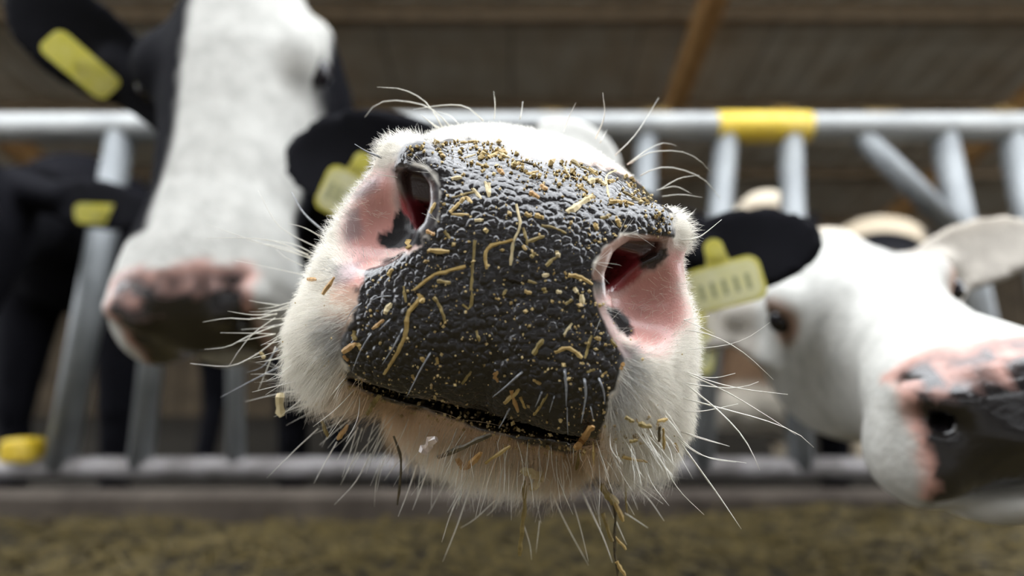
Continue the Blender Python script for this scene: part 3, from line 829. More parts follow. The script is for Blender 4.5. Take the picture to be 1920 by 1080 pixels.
# mouth slit: leather coloured near black for the shadow between the lips
MOUTH = [(640, 690), (700, 722), (760, 738), (840, 750), (940, 785), (1010, 810), (1080, 835), (1130, 805), (1120, 828), (1070, 850), (1000, 838), (900, 806), (820, 775), (740, 760), (660, 722)]
mouth = pxmask(WC, MOUTH, 4, nzp * .6) * frontal
col = mixc(col, np.array([0.028, 0.020, 0.012]), mouth)
# rest of the animal
eb = np.maximum(ear_mask(VC, eC[0]), ear_mask(VC, eC[1])) * (y > 30)
hb = sstep(-3.0, -4.5, x - SHX * y) * sstep(26, 32, y) + sstep(7.5, 9, x - SHX * y) * sstep(26, 32, y) + sstep(54, 58, y)
hb = np.clip(hb, 0, 1)
col = mixc(col, BLACK, np.clip(hb + eb, 0, 1))
wet = np.clip(plan + 0.75 * pinkm + inn + mouth, 0, 1) * (1 - 0.6 * np.maximum(pxmask(WC, SPOT_R, 4), pxmask(WC, DARK_IN_L2, 4)) * frontal)
rootC = np.array([withC[0], (withC[1] + hipC[1]) / 2, 0.0])
WC[:, 2] = np.maximum(WC[:, 2], 0)
me.vertices.foreach_set('co', (WC - rootC).astype(np.float32).ravel()); me.update()
set_attr(me, 'Col', col, 'FLOAT_COLOR'); set_attr(me, 'wet', wet, 'FLOAT')
me.polygons.foreach_set('use_smooth', np.ones(len(me.polygons), bool))
me.materials.append(M['cow_fine'])
cowC = bpy.data.objects.new('cow', me); COL.objects.link(cowC); cowC.location = rootC
tag(cowC, 'cow pushing its wet black pebbled nose forward, white fur around wide pink nostrils', 'cow', 'cows at the feed barrier')
for s in (-1, 1): eye(cowC, rootC, frC.w((1.7 + s * 10.1, 33, 3.4 + 33 * SHZ)), 0.0175)
t1 = ear_tag(cowC, rootC, eC[0], frC, 14.0, -1.6, (6.0, 5.6), -0.42, ray(640, 350, .3), True, up=UP, at=(668, 325))
t2 = ear_tag(cowC, rootC, eC[1], frC, 9.5, -3.0, (7.8, 4.7), 0.27, ray(1360, 520, .3), True, up=UP, at=(1346, 493))

# ---- fur on the muzzle (uncountable)
me.calc_loop_triangles()
nt_ = len(me.loop_triangles); T = np.empty(nt_ * 3, np.int32); me.loop_triangles.foreach_get('vertices', T); T = T.reshape(-1, 3)
A, B, C_ = WC[T[:, 0]], WC[T[:, 1]], WC[T[:, 2]]
area = 0.5 * np.linalg.norm(np.cross(B - A, C_ - A), axis=1)
nosd = np.minimum(poly_sd(PP[:, 0], PP[:, 1], NOS_R), poly_sd(PP[:, 0], PP[:, 1], NOS_L))
spots = np.maximum.reduce([pxmask(WC, q, 5, -9) for q in (DARK_IN_R, DARK_IN_L, DARK_IN_L2, SPOT_R)])
bald = np.clip(plan * 1.0 + inn + mouth + (sstep(16, 9, nosd) + spots) * frontal, 0, 1)
sparse = pinkm * 0.9
dens = (1 - bald) * (1 - sparse) * (VC[:, 1] < 16) * (VC[:, 1] > -3)
dens = dens * (1 - 0.75 * pxmask(WC, TOPP, 12) * frontal)
wt_ = area * dens[T].mean(1)
NH = 120000
pick = rng.choice(nt_, NH, p=wt_ / wt_.sum())
b1 = rng.random(NH); b2 = rng.random(NH); fl = b1 + b2 > 1; b1[fl] = 1 - b1[fl]; b2[fl] = 1 - b2[fl]
R0 = A[pick] * (1 - b1 - b2)[:, None] + B[pick] * b1[:, None] + C_[pick] * b2[:, None]
NW = np.cross(B - A, C_ - A)[pick]; NW /= np.linalg.norm(NW, axis=1, keepdims=True) + 1e-12
RL = frC.l(R0)
chin = sstep(-5.0, -7.5, RL[:, 2])
# combing: backwards and outwards on the muzzle, downwards on lips and chin
flow = np.stack([RL[:, 0] * 0.06, np.full(NH, 0.75), np.where(RL[:, 2] > 0, 0.10, -0.15) + 0 * RL[:, 2]], -1)
flow[:, 2] -= chin * 1.1 + 0.5 * sstep(-1, -5, RL[:, 2]); flow[:, 1] -= chin * 0.65
flow = frC.v(flow) + rng.normal(0, 0.20, (NH, 3))
flow = flow - (flow * NW).sum(1, keepdims=True) * NW; flow /= np.linalg.norm(flow, axis=1, keepdims=True) + 1e-9
lift = 0.20 + 0.24 * rng.random(NH) + 0.10 * chin
dirv = flow * (1 - lift)[:, None] + NW * lift[:, None]; dirv /= np.linalg.norm(dirv, axis=1, keepdims=True)
pr = proj(R0)
shortm = np.clip(pxmask(R0, PINK_R, 25) + pxmask(R0, PINK_L, 25) + pxmask(R0, TOPP, 20), 0, 1)
ln = (0.0055 + 0.0045 * rng.random(NH)) * (1 - 0.5 * shortm) * (1 + 2.2 * chin * rng.random(NH))
K = 4
P = np.empty((NH, K, 3), np.float32)
for i in range(K):
    s = i / (K - 1)
    P[:, i] = R0 - NW * 0.0004 + dirv * (ln * s)[:, None] + (flow - NW * 0.3) * (ln * 0.35 * s * s)[:, None]
rad = np.empty((NH, K), np.float32)
for i in range(K): rad[:, i] = 0.000075 * (1 - 0.8 * (i / (K - 1)) ** 1.5)
hcol = np.tile(np.array([0.95, 0.92, 0.84]), (NH, 1)) * (0.85 + 0.2 * rng.random((NH, 1)))
sm = np.zeros(NH)
for pol in SMUDGE: sm = np.maximum(sm, pxmask(R0, pol, 14, (rng.random(NH) - .5) * 30))
hcol = mixc(hcol, np.array([0.14, 0.15, 0.165]), sm * 0.6 * (pr[:, 2] < .42))
dirty = sstep(-6.2, -8.2, RL[:, 2]) * 0.6 + 0.5 * pxmask(R0, CHIN, 30)
hcol = mixc(hcol, np.array([0.62, 0.38, 0.15]), np.clip(pxmask(R0, CHIN, 34) * 0.8 + dirty * 0.15 * rng.random(NH), 0, 1))
hc = bpy.data.hair_curves.new('fur'); hc.add_curves([K] * NH)
hc.position_data.foreach_set('vector', (P - rootC.astype(np.float32)).ravel())
at = hc.attributes.get('radius') or hc.attributes.new('radius', 'FLOAT', 'POINT'); at.data.foreach_set('value', rad.ravel())
at = hc.attributes.new('Col', 'FLOAT_COLOR', 'CURVE'); at.data.foreach_set('color', np.c_[hcol, np.ones(NH)].astype(np.float32).ravel())
hc.materials.append(M['fur'])
fur = bpy.data.objects.new('fur', hc); COL.objects.link(fur); fur.parent = cowC; fur['kind'] = 'stuff'

# ---- surface lookup for whiskers and feed
bvh = BVHTree.FromPolygons([Vector(v) for v in WC], [tuple(p) for p in T.tolist()])
def hit(px, py):
    v = ray(px, py, 1.0) - CAM; v /= np.linalg.norm(v)
    loc, nrm, i, dist = bvh.ray_cast(Vector(CAM), Vector(v), 0.46)
    if loc is None: return None
    return np.array(loc), np.array(nrm)
def depth_of(px, py, default=0.345):
    h = hit(px, py)
    return default if h is None else float((h[0] - CAM) @ FW)

CR = {1: (480, 140, 3), 2: (900, 140, 3), 3: (480, 440, 3), 4: (900, 440, 3), 5: (480, 720, 3), 6: (900, 720, 3), 7: (180, 420, 3), 8: (1240, 560, 5.4), 9: (1240, 660, 2.571), 0: (0, 0, 1)}
def U(c, pts):
    ox, oy, s = CR[c]; return [(ox + x / s, oy + y / s) for x, y in pts]

# (crop, points root to tip, width in px, 0 pale / 1 grey)
WH = [
 (1, [(1050, 300), (960, 160), (830, 85), (680, 70)], 3.2, 0), (1, [(1100, 300), (1000, 200), (900, 160), (750, 145), (660, 180), (612, 240)], 3.2, 0),
 (1, [(1280, 260), (1180, 180), (1050, 172), (885, 195)], 3, 0), (1, [(1150, 290), (1090, 230), (1020, 205)], 2.2, 0), (1, [(1030, 300), (970, 260), (925, 225)], 3.2, 0), (1, [(1015, 300), (960, 250)], 2.2, 0),
 (1, [(715, 470), (620, 430), (555, 390)], 5.5, 1), (1, [(1342, 240), (1346, 160), (1338, 95)], 2, 0), (1, [(805, 582), (760, 572), (690, 560)], 2.4, 0),
 (2, [(650, 360), (700, 230), (690, 100)], 3, 0), (2, [(470, 320), (505, 230), (540, 155)], 2, 0), (2, [(675, 385), (715, 310)], 2.4, 0), (2, [(760, 455), (880, 330), (1005, 130)], 2.6, 0), (2, [(225, 250), (235, 200), (240, 150)], 3, 0), (2, [(80, 250), (85, 180), (78, 95)], 2.2, 0),
 (2, [(830, 505), (930, 430), (1030, 385), (1105, 400)], 3.2, 0), (2, [(845, 500), (950, 440), (1110, 430), (1220, 470), (1290, 540)], 3, 0), (2, [(900, 570), (1000, 525), (1120, 530), (1260, 590), (1355, 700)], 3.2, 0),
 (2, [(1005, 650), (1120, 585), (1235, 565)], 3, 0), (2, [(1025, 685), (1130, 675), (1250, 690)], 2.6, 0), (2, [(995, 650), (1100, 630), (1190, 670)], 3, 0), (2, [(1090, 785), (1165, 745)], 4, 0), (2, [(1125, 932), (1230, 915), (1360, 815)], 4, 0),
 (1, [(380, 880), (270, 780), (200, 660)], 6, 1), (1, [(345, 972), (200, 900), (110, 830), (10, 650)], 2.2, 0), (1, [(378, 918), (270, 860), (175, 835)], 2.2, 0), (1, [(320, 1005), (200, 950), (0, 925)], 2.4, 0), (1, [(305, 1035), (150, 975), (-60, 930)], 2.4, 0),
 (3, [(310, 125), (200, 80), (60, 50)], 2.2, 0), (3, [(265, 175), (170, 130), (110, 80)], 2, 0),
 (7, [(1020, 503), (880, 535), (740, 530), (600, 552)], 3, 0), (7, [(1015, 508), (870, 510), (740, 490)], 2.6, 0), (7, [(1005, 575), (860, 630), (740, 690), (610, 705)], 3, 0), (7, [(1010, 618), (860, 650), (790, 665)], 2.4, 0),
 (7, [(1020, 645), (900, 735), (750, 800), (530, 785)], 3, 0), (7, [(1010, 525), (880, 620), (800, 720), (740, 810)], 2.2, 0), (7, [(1030, 457), (940, 445), (860, 430)], 2.4, 0), (7, [(1010, 620), (900, 615), (700, 612)], 2.4, 0),
 (7, [(1205, 190), (1000, 130), (800, 65), (620, 0)], 2.2, 0), (7, [(1195, 172), (1000, 95), (800, 78), (620, 80)], 2.2, 0), (7, [(1190, 290), (1000, 250), (780, 205)], 2, 0),
 (7, [(1125, 862), (1000, 845), (870, 845)], 2.4, 0), (7, [(1200, 870), (1000, 915), (880, 945)], 2.4, 0), (7, [(1215, 920), (1000, 960), (840, 1000)], 2.6, 0), (7, [(1230, 990), (1080, 1050), (1000, 1085)], 2.6, 0), (7, [(1010, 690), (960, 820), (910, 940)], 2.6, 0), (7, [(1020, 700), (940, 800), (850, 835)], 3.5, 1), (7, [(1060, 790), (900, 870), (700, 975)], 4, 1),
 (5, [(350, 250), (200, 390), (60, 530)], 2.6, 0), (5, [(455, 325), (390, 440), (325, 560)], 2.8, 0), (5, [(575, 245), (510, 340), (450, 440)], 3, 0), (5, [(575, 385), (520, 480), (475, 570)], 2.6, 0), (5, [(645, 390), (560, 550), (440, 680)], 2.4, 0),
 (5, [(730, 400), (680, 530), (665, 690)], 2.4, 0), (5, [(805, 425), (720, 545)], 2, 0), (5, [(905, 450), (860, 590), (800, 745)], 3.4, 0), (5, [(980, 440), (930, 580), (880, 710)], 3.2, 0), (5, [(1000, 420), (990, 600), (985, 700)], 2.4, 0),
 (5, [(1095, 490), (1030, 620), (970, 730)], 2.8, 0), (5, [(1215, 550), (1130, 800), (1050, 1000)], 2.8, 0), (5, [(1185, 550), (1100, 720), (1045, 890)], 2.6, 0), (5, [(1345, 655), (1230, 760), (1150, 810)], 2, 0), (5, [(1380, 620), (1340, 700), (1300, 740)], 2, 0),
 (6, [(1105, 290), (1200, 370), (1300, 420), (1440, 440)], 2.8, 0), (6, [(1115, 265), (1250, 310), (1400, 350)], 2.6, 0), (0, [(1274, 828), (1317, 887), (1350, 933), (1390, 992)], 5, 0), (6, [(1015, 390), (1070, 520), (1140, 620), (1260, 735)], 3.2, 0),
 (6, [(655, 405), (800, 510), (900, 580), (1030, 675)], 3, 0), (6, [(825, 535), (950, 650), (1035, 770)], 2.8, 0), (6, [(565, 590), (640, 750), (700, 880), (745, 1005)], 5, 0), (6, [(395, 590), (480, 780), (610, 1020)], 3, 0), (6, [(525, 670), (570, 830), (610, 1000)], 2.2, 0),
 (6, [(245, 790), (280, 900), (290, 990)], 2.2, 0), (6, [(335, 770), (315, 950)], 2.2, 0), (6, [(755, 750), (825, 905)], 2.6, 0), (6, [(815, 725), (945, 810)], 2.6, 0), (6, [(860, 240), (930, 330), (1000, 420)], 2.6, 0),
 (8, [(190, 218), (340, 200), (490, 175)], 2.6, 0), (8, [(195, 318), (400, 340), (600, 410), (850, 560), (1135, 820)], 3, 0), (8, [(205, 730), (400, 790), (560, 800), (750, 755)], 2.8, 0), (8, [(215, 720), (450, 820), (800, 910), (1280, 970)], 3, 0),
 (8, [(180, 845), (450, 885), (700, 905), (880, 880), (985, 840)], 3, 0), (8, [(210, 522), (480, 495), (700, 460), (900, 380), (1100, 240)], 1.8, 0), (8, [(200, 200), (400, 290), (530, 355)], 2.2, 0), (9, [(95, 220), (300, 275), (500, 330), (650, 390), (735, 460)], 4, 0), (9, [(110, 100), (290, 180), (480, 290), (650, 400)], 3.6, 0),
 (9, [(110, 150), (260, 270), (370, 380), (430, 470), (475, 570)], 4.5, 0), (9, [(70, 415), (200, 500), (410, 535)], 3, 0), (9, [(95, 285), (200, 285), (370, 250)], 3, 0), (9, [(85, 380), (230, 425), (330, 455)], 3, 0),
 (4, [(245, 765), (150, 850), (70, 915)], 6, 1), (4, [(475, 750), (485, 860), (485, 965)], 7, 1), (4, [(585, 800), (595, 900), (570, 1060)], 7, 1), (4, [(665, 800), (695, 880), (702, 955)], 6, 1), (4, [(350, 880), (330, 930), (310, 970)], 5, 1), (4, [(715, 980), (745, 1060), (775, 1140)], 4, 0), (4, [(490, 960), (492, 1060), (495, 1130)], 3.5, 1), (4, [(420, 900), (390, 1000)], 4, 1), (4, [(620, 960), (640, 1050)], 4, 1), (4, [(170, 970), (130, 1050), (105, 1090)], 5, 1),
 (3, [(990, 650), (920, 770), (850, 910)], 4.5, 1), (3, [(655, 545), (590, 650), (540, 770)], 4, 1), (3, [(830, 520), (780, 620), (710, 730)], 5, 1), (3, [(765, 345), (700, 350), (640, 372)], 4, 1), (3, [(760, 470), (690, 540)], 3.5, 1), (3, [(600, 380), (540, 430), (500, 500)], 3, 1),
]
def whisker(pts, wpx, grey, spread=None):
    d0 = depth_of(*pts[0])
    h = hit(*pts[0])
    k = 9 if len(pts) > 2 else 6
    sl = smooth_line(pts, k)
    tip = rng.normal(0.0, 0.008) if spread is None else spread
    if grey and h is not None: tip = 0.002
    Wp = []
    for i, (px, py) in enumerate(sl):
        s = i / (k - 1)
        dd = d0 + tip * s
        if grey and h is not None:
            dd = min(dd, depth_of(px, py, 1.0) - 0.0015 - 0.006 * s * (1 - s)) if i else dd
        if i == 0: dd += 0.0015
        Wp.append(ray(px, py, dd))
    r0 = wpx * 0.5 * d0 / FPX * 0.8
    R = [r0 * (1 - 0.75 * (i / (k - 1)) ** 1.6) for i in range(k)]
    V, F = tube(Wp, R, 5)
    return mesh_obj('whisker', V, F, M['whisker_dark' if grey else 'whisker'], cowC, rootC, True)
for c, pts, wpx, g in WH: whisker(U(c, pts), wpx, g)
# more fine hairs fringing chin and lips
for i in range(165):
    px = rng.uniform(640, 1250)
    py = np.interp(px, [640, 700, 800, 900, 1000, 1100, 1200, 1250], [770, 835, 870, 890, 905, 905, 880, 840]) - rng.uniform(0, 85)
    L = rng.uniform(30, 110); an = math.radians(np.interp(px, [640, 960, 1250], [128, 98, 52]) + rng.normal(0, 9))
    e = (px + L * math.cos(an), py + L * math.sin(an)); m_ = ((px + e[0]) / 2 + rng.normal(0, 4), (py + e[1]) / 2 + rng.normal(0, 4))
    whisker([(px, py), m_, e], rng.uniform(1.4, 2.6), 0, -0.006 - 0.010 * rng.random())
for i in range(26):
    py = rng.uniform(560, 800); px = np.interp(py, [560, 620, 690, 760, 800], [535, 528, 552, 620, 660])
    L = rng.uniform(30, 90); an = math.radians(np.interp(py, [560, 800], [178, 135]) + rng.normal(0, 10))
    whisker([(px + 8, py), (px + L * .5 * math.cos(an), py + L * .5 * math.sin(an) + 3), (px + L * math.cos(an), py + L * math.sin(an))], rng.uniform(1.4, 2.2), 0)

# ------------------------------------------------------------------ feed stuck on the nose: every visible straw is a thing
def straw(name, pts, wpx, m, label, group=None, cat='straw', lift=0.5, hang=False, flat=0.5, n=5, off=0.0):
    k = max(4, 3 * len(pts))
    sl = smooth_line(pts, k); W = []
    dmem = None
    ds = [hit(*p) for p in sl]
    dd = [float((h[0] - CAM) @ FW) if h is not None else None for h in ds]
    first = next((q for q in dd if q is not None), 0.335)
    cur = first
    for i, p in enumerate(sl):
        if dd[i] is not None and not hang: cur = min(dd[i], cur + 0.004)
        W.append(cur)
    W = np.convolve(np.r_[W[0], W, W[-1]], [.25, .5, .25], 'valid')
    r = wpx * 0.5 * W[0] / FPX
    W = W - r * flat * lift - off
    P3 = np.array([ray(px, py, d) for (px, py), d in zip(sl, W)])
    P3 = P3 + rng.normal(0, r * 0.14, P3.shape)
    R = r * (0.70 + 0.5 * rng.random(k)); R[0] *= .9; R[-1] *= .6
    V, F = tube(P3, R, n, flat, fdir=FW)
    o = mesh_obj(name, V, F, M[m], None, P3.mean(0))
    tag(o, label, cat, group)
    return o

LN1 = 'short golden straw bit stuck on the wet black nose leather'; G1 = 'straw bits on the nose'
ST = [
 (0, [(843, 398), (863, 380), (873, 370), (886, 382)], 8, 'straw'), (0, [(847, 403), (880, 403)], 8, 'straw'), (0, [(847, 371), (868, 365), (891, 360)], 5, 'straw_olive'), (0, [(847, 335), (866, 333)], 9, 'straw_pale'), (0, [(802, 470), (843, 472)], 10, 'straw'),
 (0, [(727, 515), (738, 505)], 9, 'straw'), (0, [(757, 537), (760, 567)], 6, 'straw_olive'), (0, [(722, 588), (734, 569)], 10, 'straw_pale'), (0, [(697, 618), (722, 599)], 8, 'straw_orange'), (0, [(813, 557), (825, 575), (833, 602)], 8, 'straw_olive'),
 (0, [(785, 550), (794, 568)], 12, 'straw'), (0, [(767, 448), (768, 468)], 15, 'straw'), (0, [(1015, 423), (1040, 428), (1062, 438)], 5, 'straw_olive'), (0, [(917, 295), (942, 283)], 12, 'straw'), (0, [(1070, 303), (1090, 313), (1122, 328)], 6, 'straw_olive'), (0, [(1058, 312), (1068, 332)], 5, 'straw_pale'),
 (0, [(1143, 380), (1165, 378), (1188, 384)], 10, 'straw'), (0, [(915, 343), (917, 368)], 9, 'straw_pale'), (0, [(1066, 516), (1087, 520), (1112, 533)], 9, 'straw'), (0, [(1057, 628), (1073, 606)], 6, 'straw_pale'), (0, [(1097, 671), (1109, 629)], 6, 'straw_olive'),
 (0, [(1040, 660), (1067, 653), (1091, 671)], 9, 'straw'), (0, [(1000, 664), (1018, 636)], 10, 'straw_olive'), (0, [(945, 757), (975, 729)], 9, 'straw'), (0, [(959, 732), (970, 770)], 9, 'straw_orange'), (0, [(974, 744), (986, 766)], 8, 'straw'), (0, [(1003, 778), (1026, 740)], 6, 'straw_olive'),
 (0, [(1090, 553), (1093, 570)], 11, 'straw_pale'), (0, [(990, 453), (1021, 443)], 8, 'straw_olive'), (0, [(1023, 498), (1044, 482)], 8, 'straw_olive'), (2, [(250, 780), (290, 800)], 9, 'straw'), (2, [(310, 790), (355, 810)], 11, 'straw'), (2, [(240, 860), (270, 960)], 6, 'straw_olive'),
 (2, [(90, 430), (150, 450)], 12, 'straw'), (2, [(100, 530), (130, 560)], 10, 'straw_orange'), (2, [(180, 520), (230, 490)], 8, 'straw'), (2, [(260, 560), (330, 545)], 8, 'straw'), (2, [(280, 660), (330, 690)], 13, 'straw_orange'), (2, [(340, 620), (375, 650)], 9, 'straw_orange'),
 (2, [(520, 480), (560, 520)], 9, 'straw_olive'), (2, [(610, 530), (660, 570)], 9, 'straw'), (2, [(640, 830), (660, 870)], 10, 'straw'), (2, [(720, 600), (760, 600)], 10, 'straw'), (2, [(770, 810), (790, 860)], 10, 'straw'), (2, [(680, 810), (740, 790)], 8, 'straw_olive'), (2, [(540, 620), (600, 660)], 7, 'straw'), (2, [(590, 700), (650, 690)], 8, 'straw'), (2, [(820, 600), (850, 640)], 6, 'straw'), (2, [(800, 660), (920, 720)], 7, 'straw_olive'),
 (1, [(1150, 385), (1250, 375)], 7, 'straw'), (1, [(1310, 470), (1400, 420)], 9, 'straw'), (1, [(1360, 440), (1430, 470)], 8, 'straw_pale'), (1, [(1240, 500), (1310, 520)], 7, 'straw'), (1, [(1290, 600), (1310, 690)], 7, 'straw_pale'), (1, [(1220, 640), (1265, 700)], 7, 'straw_pale'), (1, [(1170, 470), (1235, 450)], 4, 'straw_pale'), (1, [(955, 880), (1005, 900)], 9, 'straw_orange'), (1, [(980, 780), (1010, 720)], 7, 'straw'), (1, [(1230, 820), (1280, 820)], 8, 'straw_pale'), (1, [(1060, 880), (1090, 920)], 7, 'straw_olive'),
 (3, [(1020, 260), (1095, 270)], 8, 'straw_olive'), (3, [(1240, 540), (1255, 600)], 6, 'straw_olive'), (3, [(1390, 340), (1410, 310)], 6, 'straw_olive'), (3, [(550, 540), (560, 600)], 9, 'straw_olive'), (3, [(570, 610), (590, 650)], 8, 'straw'), (3, [(490, 680), (520, 710)], 7, 'straw_orange'), (3, [(1160, 840), (1210, 770)], 6, 'straw_olive'), (3, [(1340, 810), (1360, 770)], 7, 'straw_orange'), (3, [(930, 690), (945, 715)], 8, 'straw'), (3, [(1015, 690), (1025, 730)], 6, 'straw'), (3, [(880, 790), (890, 820)], 6, 'straw'),
 (4, [(270, 260), (320, 275)], 6, 'straw_olive'), (4, [(350, 230), (390, 225)], 9, 'straw_pale'), (4, [(430, 95), (445, 125)], 9, 'straw_pale'), (4, [(285, 130), (310, 100)], 9, 'straw_olive'), (4, [(240, 60), (260, 85)], 8, 'straw'), (4, [(355, 300), (370, 330)], 9, 'straw_olive'), (4, [(430, 320), (455, 325)], 8, 'straw_pale'), (4, [(530, 305), (550, 325)], 8, 'straw_pale'), (4, [(480, 390), (520, 365)], 8, 'straw_olive'), (4, [(250, 320), (290, 330)], 8, 'straw'), (4, [(670, 400), (700, 390)], 8, 'straw'), (4, [(730, 590), (770, 630)], 7, 'straw_olive'), (4, [(680, 800), (715, 770)], 6, 'straw'), (4, [(600, 770), (650, 760)], 6, 'straw_olive'), (4, [(650, 580), (680, 590)], 8, 'straw'), (4, [(80, 780), (100, 830)], 8, 'straw_orange'), (4, [(300, 820), (345, 840)], 7, 'straw'), (4, [(330, 980), (300, 1015)], 6, 'straw'), (4, [(790, 760), (805, 720)], 8, 'straw_orange'),
]
CN = {'straw': 'golden', 'straw_pale': 'pale cream', 'straw_olive': 'olive', 'straw_orange': 'orange-brown'}
for c, pts, wpx, m in ST:
    u = U(c, pts); mx, my = np.mean(u, axis=0); L = np.linalg.norm(np.subtract(u[-1], u[0]))
    q = my - 0.25 * (mx - 957)                          # height on the tilted nose
    zone = 'near the fur along the top of the black nose' if q < 345 else 'between the two nostrils on the black nose' if q < 470 else 'on the middle of the black nose' if q < 590 else 'low on the black nose above the mouth'
    shape = 'thin' if wpx <= 6 else 'stubby' if L < 24 else 'short'
    straw('straw_bit', u, wpx, m, f'{shape} {CN[m]} straw bit {zone}', G1)
sp = lambda pts, wpx, m, label, name='straw', cat='straw', **k: straw(name, pts, wpx, m, label, None, cat, **k)
sp([(890, 450), (885, 520), (882, 577), (867, 571)], 7, 'straw_olive', 'thin upright straw with a hooked foot in the middle of the black nose')
sp([(960, 450), (923, 460), (910, 477), (912, 505)], 8, 'straw', 'hook-shaped golden straw curving down on the black nose')
sp([(873, 500), (840, 507), (807, 520), (775, 545)], 9, 'straw', 'long slanting golden straw across the lower left of the black nose')
sp([(792, 553), (777, 573), (765, 590), (760, 627), (747, 657), (720, 702)], 9, 'straw', 'longest bent golden straw running down the nose towards the mouth corner')
sp([(1063, 400), (1085, 385), (1112, 366)], 14, 'straw_pale', 'wide pale straw chip lying on the upper nose below the fur', 'straw_chip')
sp([(1155, 319), (1138, 329), (1137, 347), (1142, 371)], 5, 'straw_pale', 'thin pale curled straw near the top of the right nostril wing')
sp([(968, 383), (975, 423), (962, 455), (957, 497)], 7, 'straw_pale', 'slender pale straw hanging down the centre of the upper nose')
sp([(967, 303), (997, 307), (1018, 321)], 6, 'straw_dark', 'dark bent stem lying under the pink skin at the nose top')
sp([(1103, 343), (1118, 338), (1134, 348)], 14, 'straw_pale', 'pale crumpled chaff flake beside the curled straw on the nose', 'straw_chip')
sp([(643, 661), (668, 643)], 12, 'straw_orange', 'stubby orange straw chip at the left end of the mouth', 'straw_chip')
sp([(575, 523), (593, 524)], 8, 'straw_orange', 'tiny flat orange straw chip on the white cheek fur', 'straw_chip', lift=4, off=0.007)
sp([(605, 552), (627, 519)], 8, 'straw_orange', 'short slanting straw stem on the white cheek fur', lift=4, off=0.007)
sp([(523, 737), (529, 781)], 18, 'straw_pale', 'flat pale rectangular straw chip caught in the whiskers beside the chin', 'straw_chip', flat=0.25, n=4)
sp([(490, 660), (494, 672)], 9, 'straw_pale', 'tiny pale crumb caught in the cheek whiskers', 'straw_chip')
sp([(650, 797), (633, 824)], 9, 'straw_orange', 'orange straw bit clinging to the chin edge hairs', lift=3, off=0.007)
sp([(603, 790), (615, 821)], 7, 'straw_olive', 'olive straw stem hanging in the chin edge whiskers')
sp([(600, 735), (592, 760)], 9, 'straw', 'ragged golden chaff caught beneath the cheek lobe', lift=3, off=0.007)
sp([(688, 778), (698, 762), (711, 742)], 10, 'straw_olive', 'twisted olive straw on the chin fur below the mouth corner', lift=3, off=0.007)
sp([(738, 817), (750, 853), (752, 880), (745, 947)], 5, 'straw_dark', 'thin black twig hanging from the chin fur', 'twig', 'twig', hang=True, lift=2, off=0.010)
sp([(790, 851), (817, 823)], 19, 'mauve', 'wet mauve-white chip on the chin fur', 'straw_chip', lift=3, off=0.018)
sp([(823, 858), (870, 838), (921, 816)], 10, 'straw_dark', 'thick dark stalk lying slantwise across the chin fur', 'stalk', 'stalk', lift=4, off=0.018)
sp([(857, 860), (873, 877), (903, 848)], 11, 'straw_orange', 'V-shaped orange straw below the dark stalk on the chin', lift=4, off=0.018)
sp([(873, 878), (868, 905), (860, 948)], 4, 'saliva', 'clear dribble of saliva hanging below the V-shaped straw', 'saliva_drip', 'saliva', hang=True, lift=1, flat=1.0, off=0.008)
sp([(910, 868), (957, 837)], 7, 'straw', 'straight golden straw on the middle of the chin fur', lift=4, off=0.018)
sp([(980, 882), (1000, 890), (1016, 894), (994, 918)], 15, 'straw_pale', 'folded pale chip at the bottom of the chin above a hanging stem', 'straw_chip', lift=3, off=0.018)
sp([(982, 900), (984, 947), (978, 1000), (974, 1042)], 9, 'straw_olive', 'long olive stem hanging straight down below the chin', hang=True, lift=2, off=0.009)
sp([(1078, 842), (1095, 822), (1113, 798)], 14, 'straw_orange', 'knobbly orange chaff clump at the right end of the mouth', 'straw_chip', lift=3, off=0.007)
sp([(1112, 828), (1114, 872)], 9, 'straw', 'golden straw pointing down below the knobbly chaff clump', lift=3, off=0.007)
sp([(1088, 848), (1080, 881)], 7, 'straw_olive', 'olive straw pointing down below the knobbly chaff clump', lift=3, off=0.007)
sp([(1143, 918), (1153, 960), (1152, 1020), (1158, 1085)], 6, 'straw_dark', 'long dark stem hanging below the chin out of the picture', hang=True, lift=2, off=0.009)
GH = 'chaff on the hanging stem'
for lab, pts, wpx, m in (('broad olive chaff flake at the top of the dark hanging stem', [(1125, 908), (1150, 946)], 14, 'straw_olive'),
                         ('golden chaff flake on the upper part of the dark hanging stem', [(1150, 935), (1169, 978)], 10, 'straw'),
                         ('long olive-yellow flake hanging beside the dark stem below the chin', [(1130, 963), (1148, 1016)], 9, 'straw_olive'),
                         ('thin golden splinter sticking out from the middle of the dark hanging stem', [(1153, 1006), (1174, 1031)], 6, 'straw'),
                         ('golden chaff flake at the low end of the dark hanging stem', [(1155, 1052), (1172, 1080)], 8, 'straw'),
                         ('small pale chaff flake among those at the top of the hanging stem', [(1140, 925), (1160, 945)], 9, 'straw_pale')):
    straw('chaff_flake', pts, wpx, m, lab, GH, hang=True, lift=2, off=0.009)
GR = 'chaff on the chin fur'
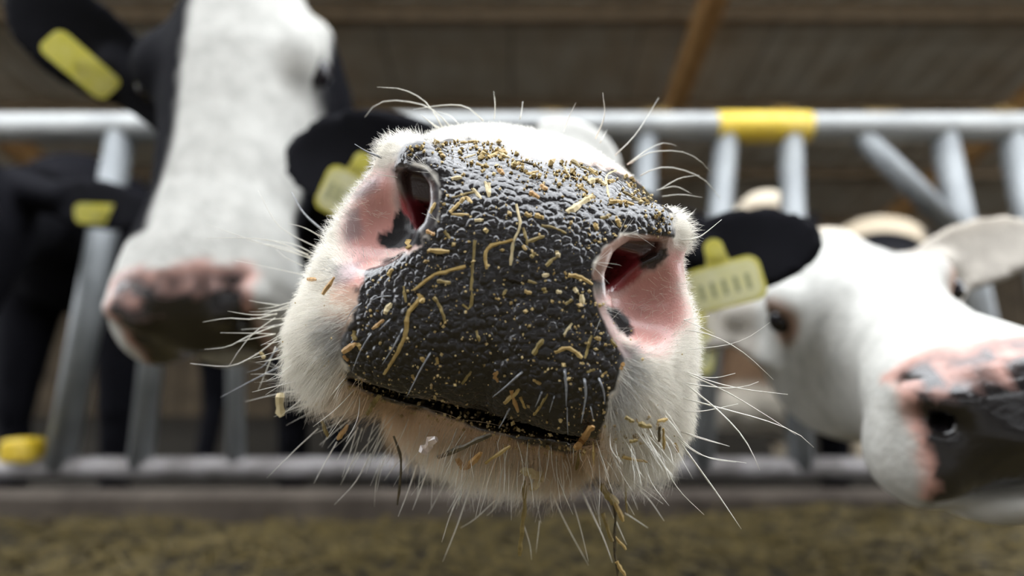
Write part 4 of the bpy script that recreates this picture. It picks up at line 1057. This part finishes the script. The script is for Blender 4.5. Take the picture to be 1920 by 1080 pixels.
for lab, pts, wpx, m in (('stubby olive chaff piece on the grey fur beside the mouth end', [(1173, 783), (1190, 791)], 10, 'straw_olive'),
                         ('wide olive chaff piece in the cream fur near a dark splinter', [(1197, 795), (1221, 801)], 11, 'straw_olive'),
                         ('flat golden chaff piece above the dark splinter in the cream fur', [(1233, 790), (1252, 786)], 8, 'straw'),
                         ('dark upright splinter stuck in the cream fur beside the chin', [(1237, 800), (1235, 828)], 7, 'straw_dark'),
                         ('thin golden straw hanging beside the dark splinter in the cream fur', [(1243, 803), (1245, 842)], 6, 'straw'),
                         ('long golden straw lying flat in the chin fur above the fringe', [(1167, 857), (1190, 862), (1214, 867)], 6, 'straw'),
                         ('very thin olive straw hanging from the chin fringe', [(1172, 900), (1175, 962)], 4, 'straw_olive'),
                         ('small golden chaff crumb at the outer edge of the cream fur', [(1265, 832), (1271, 848)], 8, 'straw'),
                         ('small olive chaff bit above the long straw in the chin fur', [(1180, 828), (1196, 826)], 7, 'straw_olive')):
    straw('chaff_flake', pts, wpx, m, lab, GR, lift=3, off=0.0085)

# crumbs too small to tell apart
VV = []; FF = []
PT = np.array([(0, 0, 1), (.9, 0, .2), (.1, .85, .3), (-.8, .2, .1), (-.1, -.9, .2), (0, 0, -.7)])
PF = [(0, 1, 2), (0, 2, 3), (0, 3, 4), (0, 4, 1), (5, 2, 1), (5, 3, 2), (5, 4, 3), (5, 1, 4)]
def crumb(px, py, r, lift=0.4):
    h = hit(px, py)
    if h is None: return
    c = h[0] + h[1] * r * lift
    R = np.linalg.qr(rng.normal(size=(3, 3)))[0]; s = r * (0.6 + 0.8 * rng.random(3))
    V = (PT * s) @ R + c; b = len(VV)
    FF.extend([tuple(b + i for i in f) for f in PF]); VV.extend(V)
n = 0
while n < 1000:
    px = rng.uniform(640, 1265); py = rng.uniform(262, 800)
    if poly_sd(np.array(px), np.array(py), PLANUM) > -3: continue
    dn = 0.14 + 1.0 * float(sstep(330, 290, np.array(py - 0.27 * (px - 880)))) + 0.3 * float(sstep(1000, 1150, np.array(px)))
    if poly_sd(np.array(px), np.array(py), NOS_R) < 4 or poly_sd(np.array(px), np.array(py), NOS_L) < 4: continue
    if rng.random() > dn or vnoise(np.array([px, py, 0.]), 0.02, 3) < 0.36 and rng.random() < .6: continue
    crumb(px, py, abs(rng.normal(0, 0.00045 + 0.0003 * (dn > .7))) + 0.00026); n += 1
for k in range(520):
    t = rng.random(); px = 640 + 600 * t
    py = np.interp(px, [640, 760, 900, 1060, 1130, 1240], [712, 752, 795, 842, 820, 800]) + rng.normal(4, 16)
    crumb(px, py, abs(rng.normal(0, 0.0005)) + 0.00025, 1.0)
for k in range(130):
    px = rng.uniform(540, 1270); py = rng.uniform(560, 900); crumb(px, py, abs(rng.normal(0, 0.0003)) + 0.0002, 9.0)
o = mesh_obj('feed_crumbs', VV, FF, M['crumb'], None, np.mean(VV, 0))
tag(o, 'fine crumbs of feed scattered over the black nose, mouth edge and chin', 'crumbs', None, 'stuff')
print('done', len(WC))
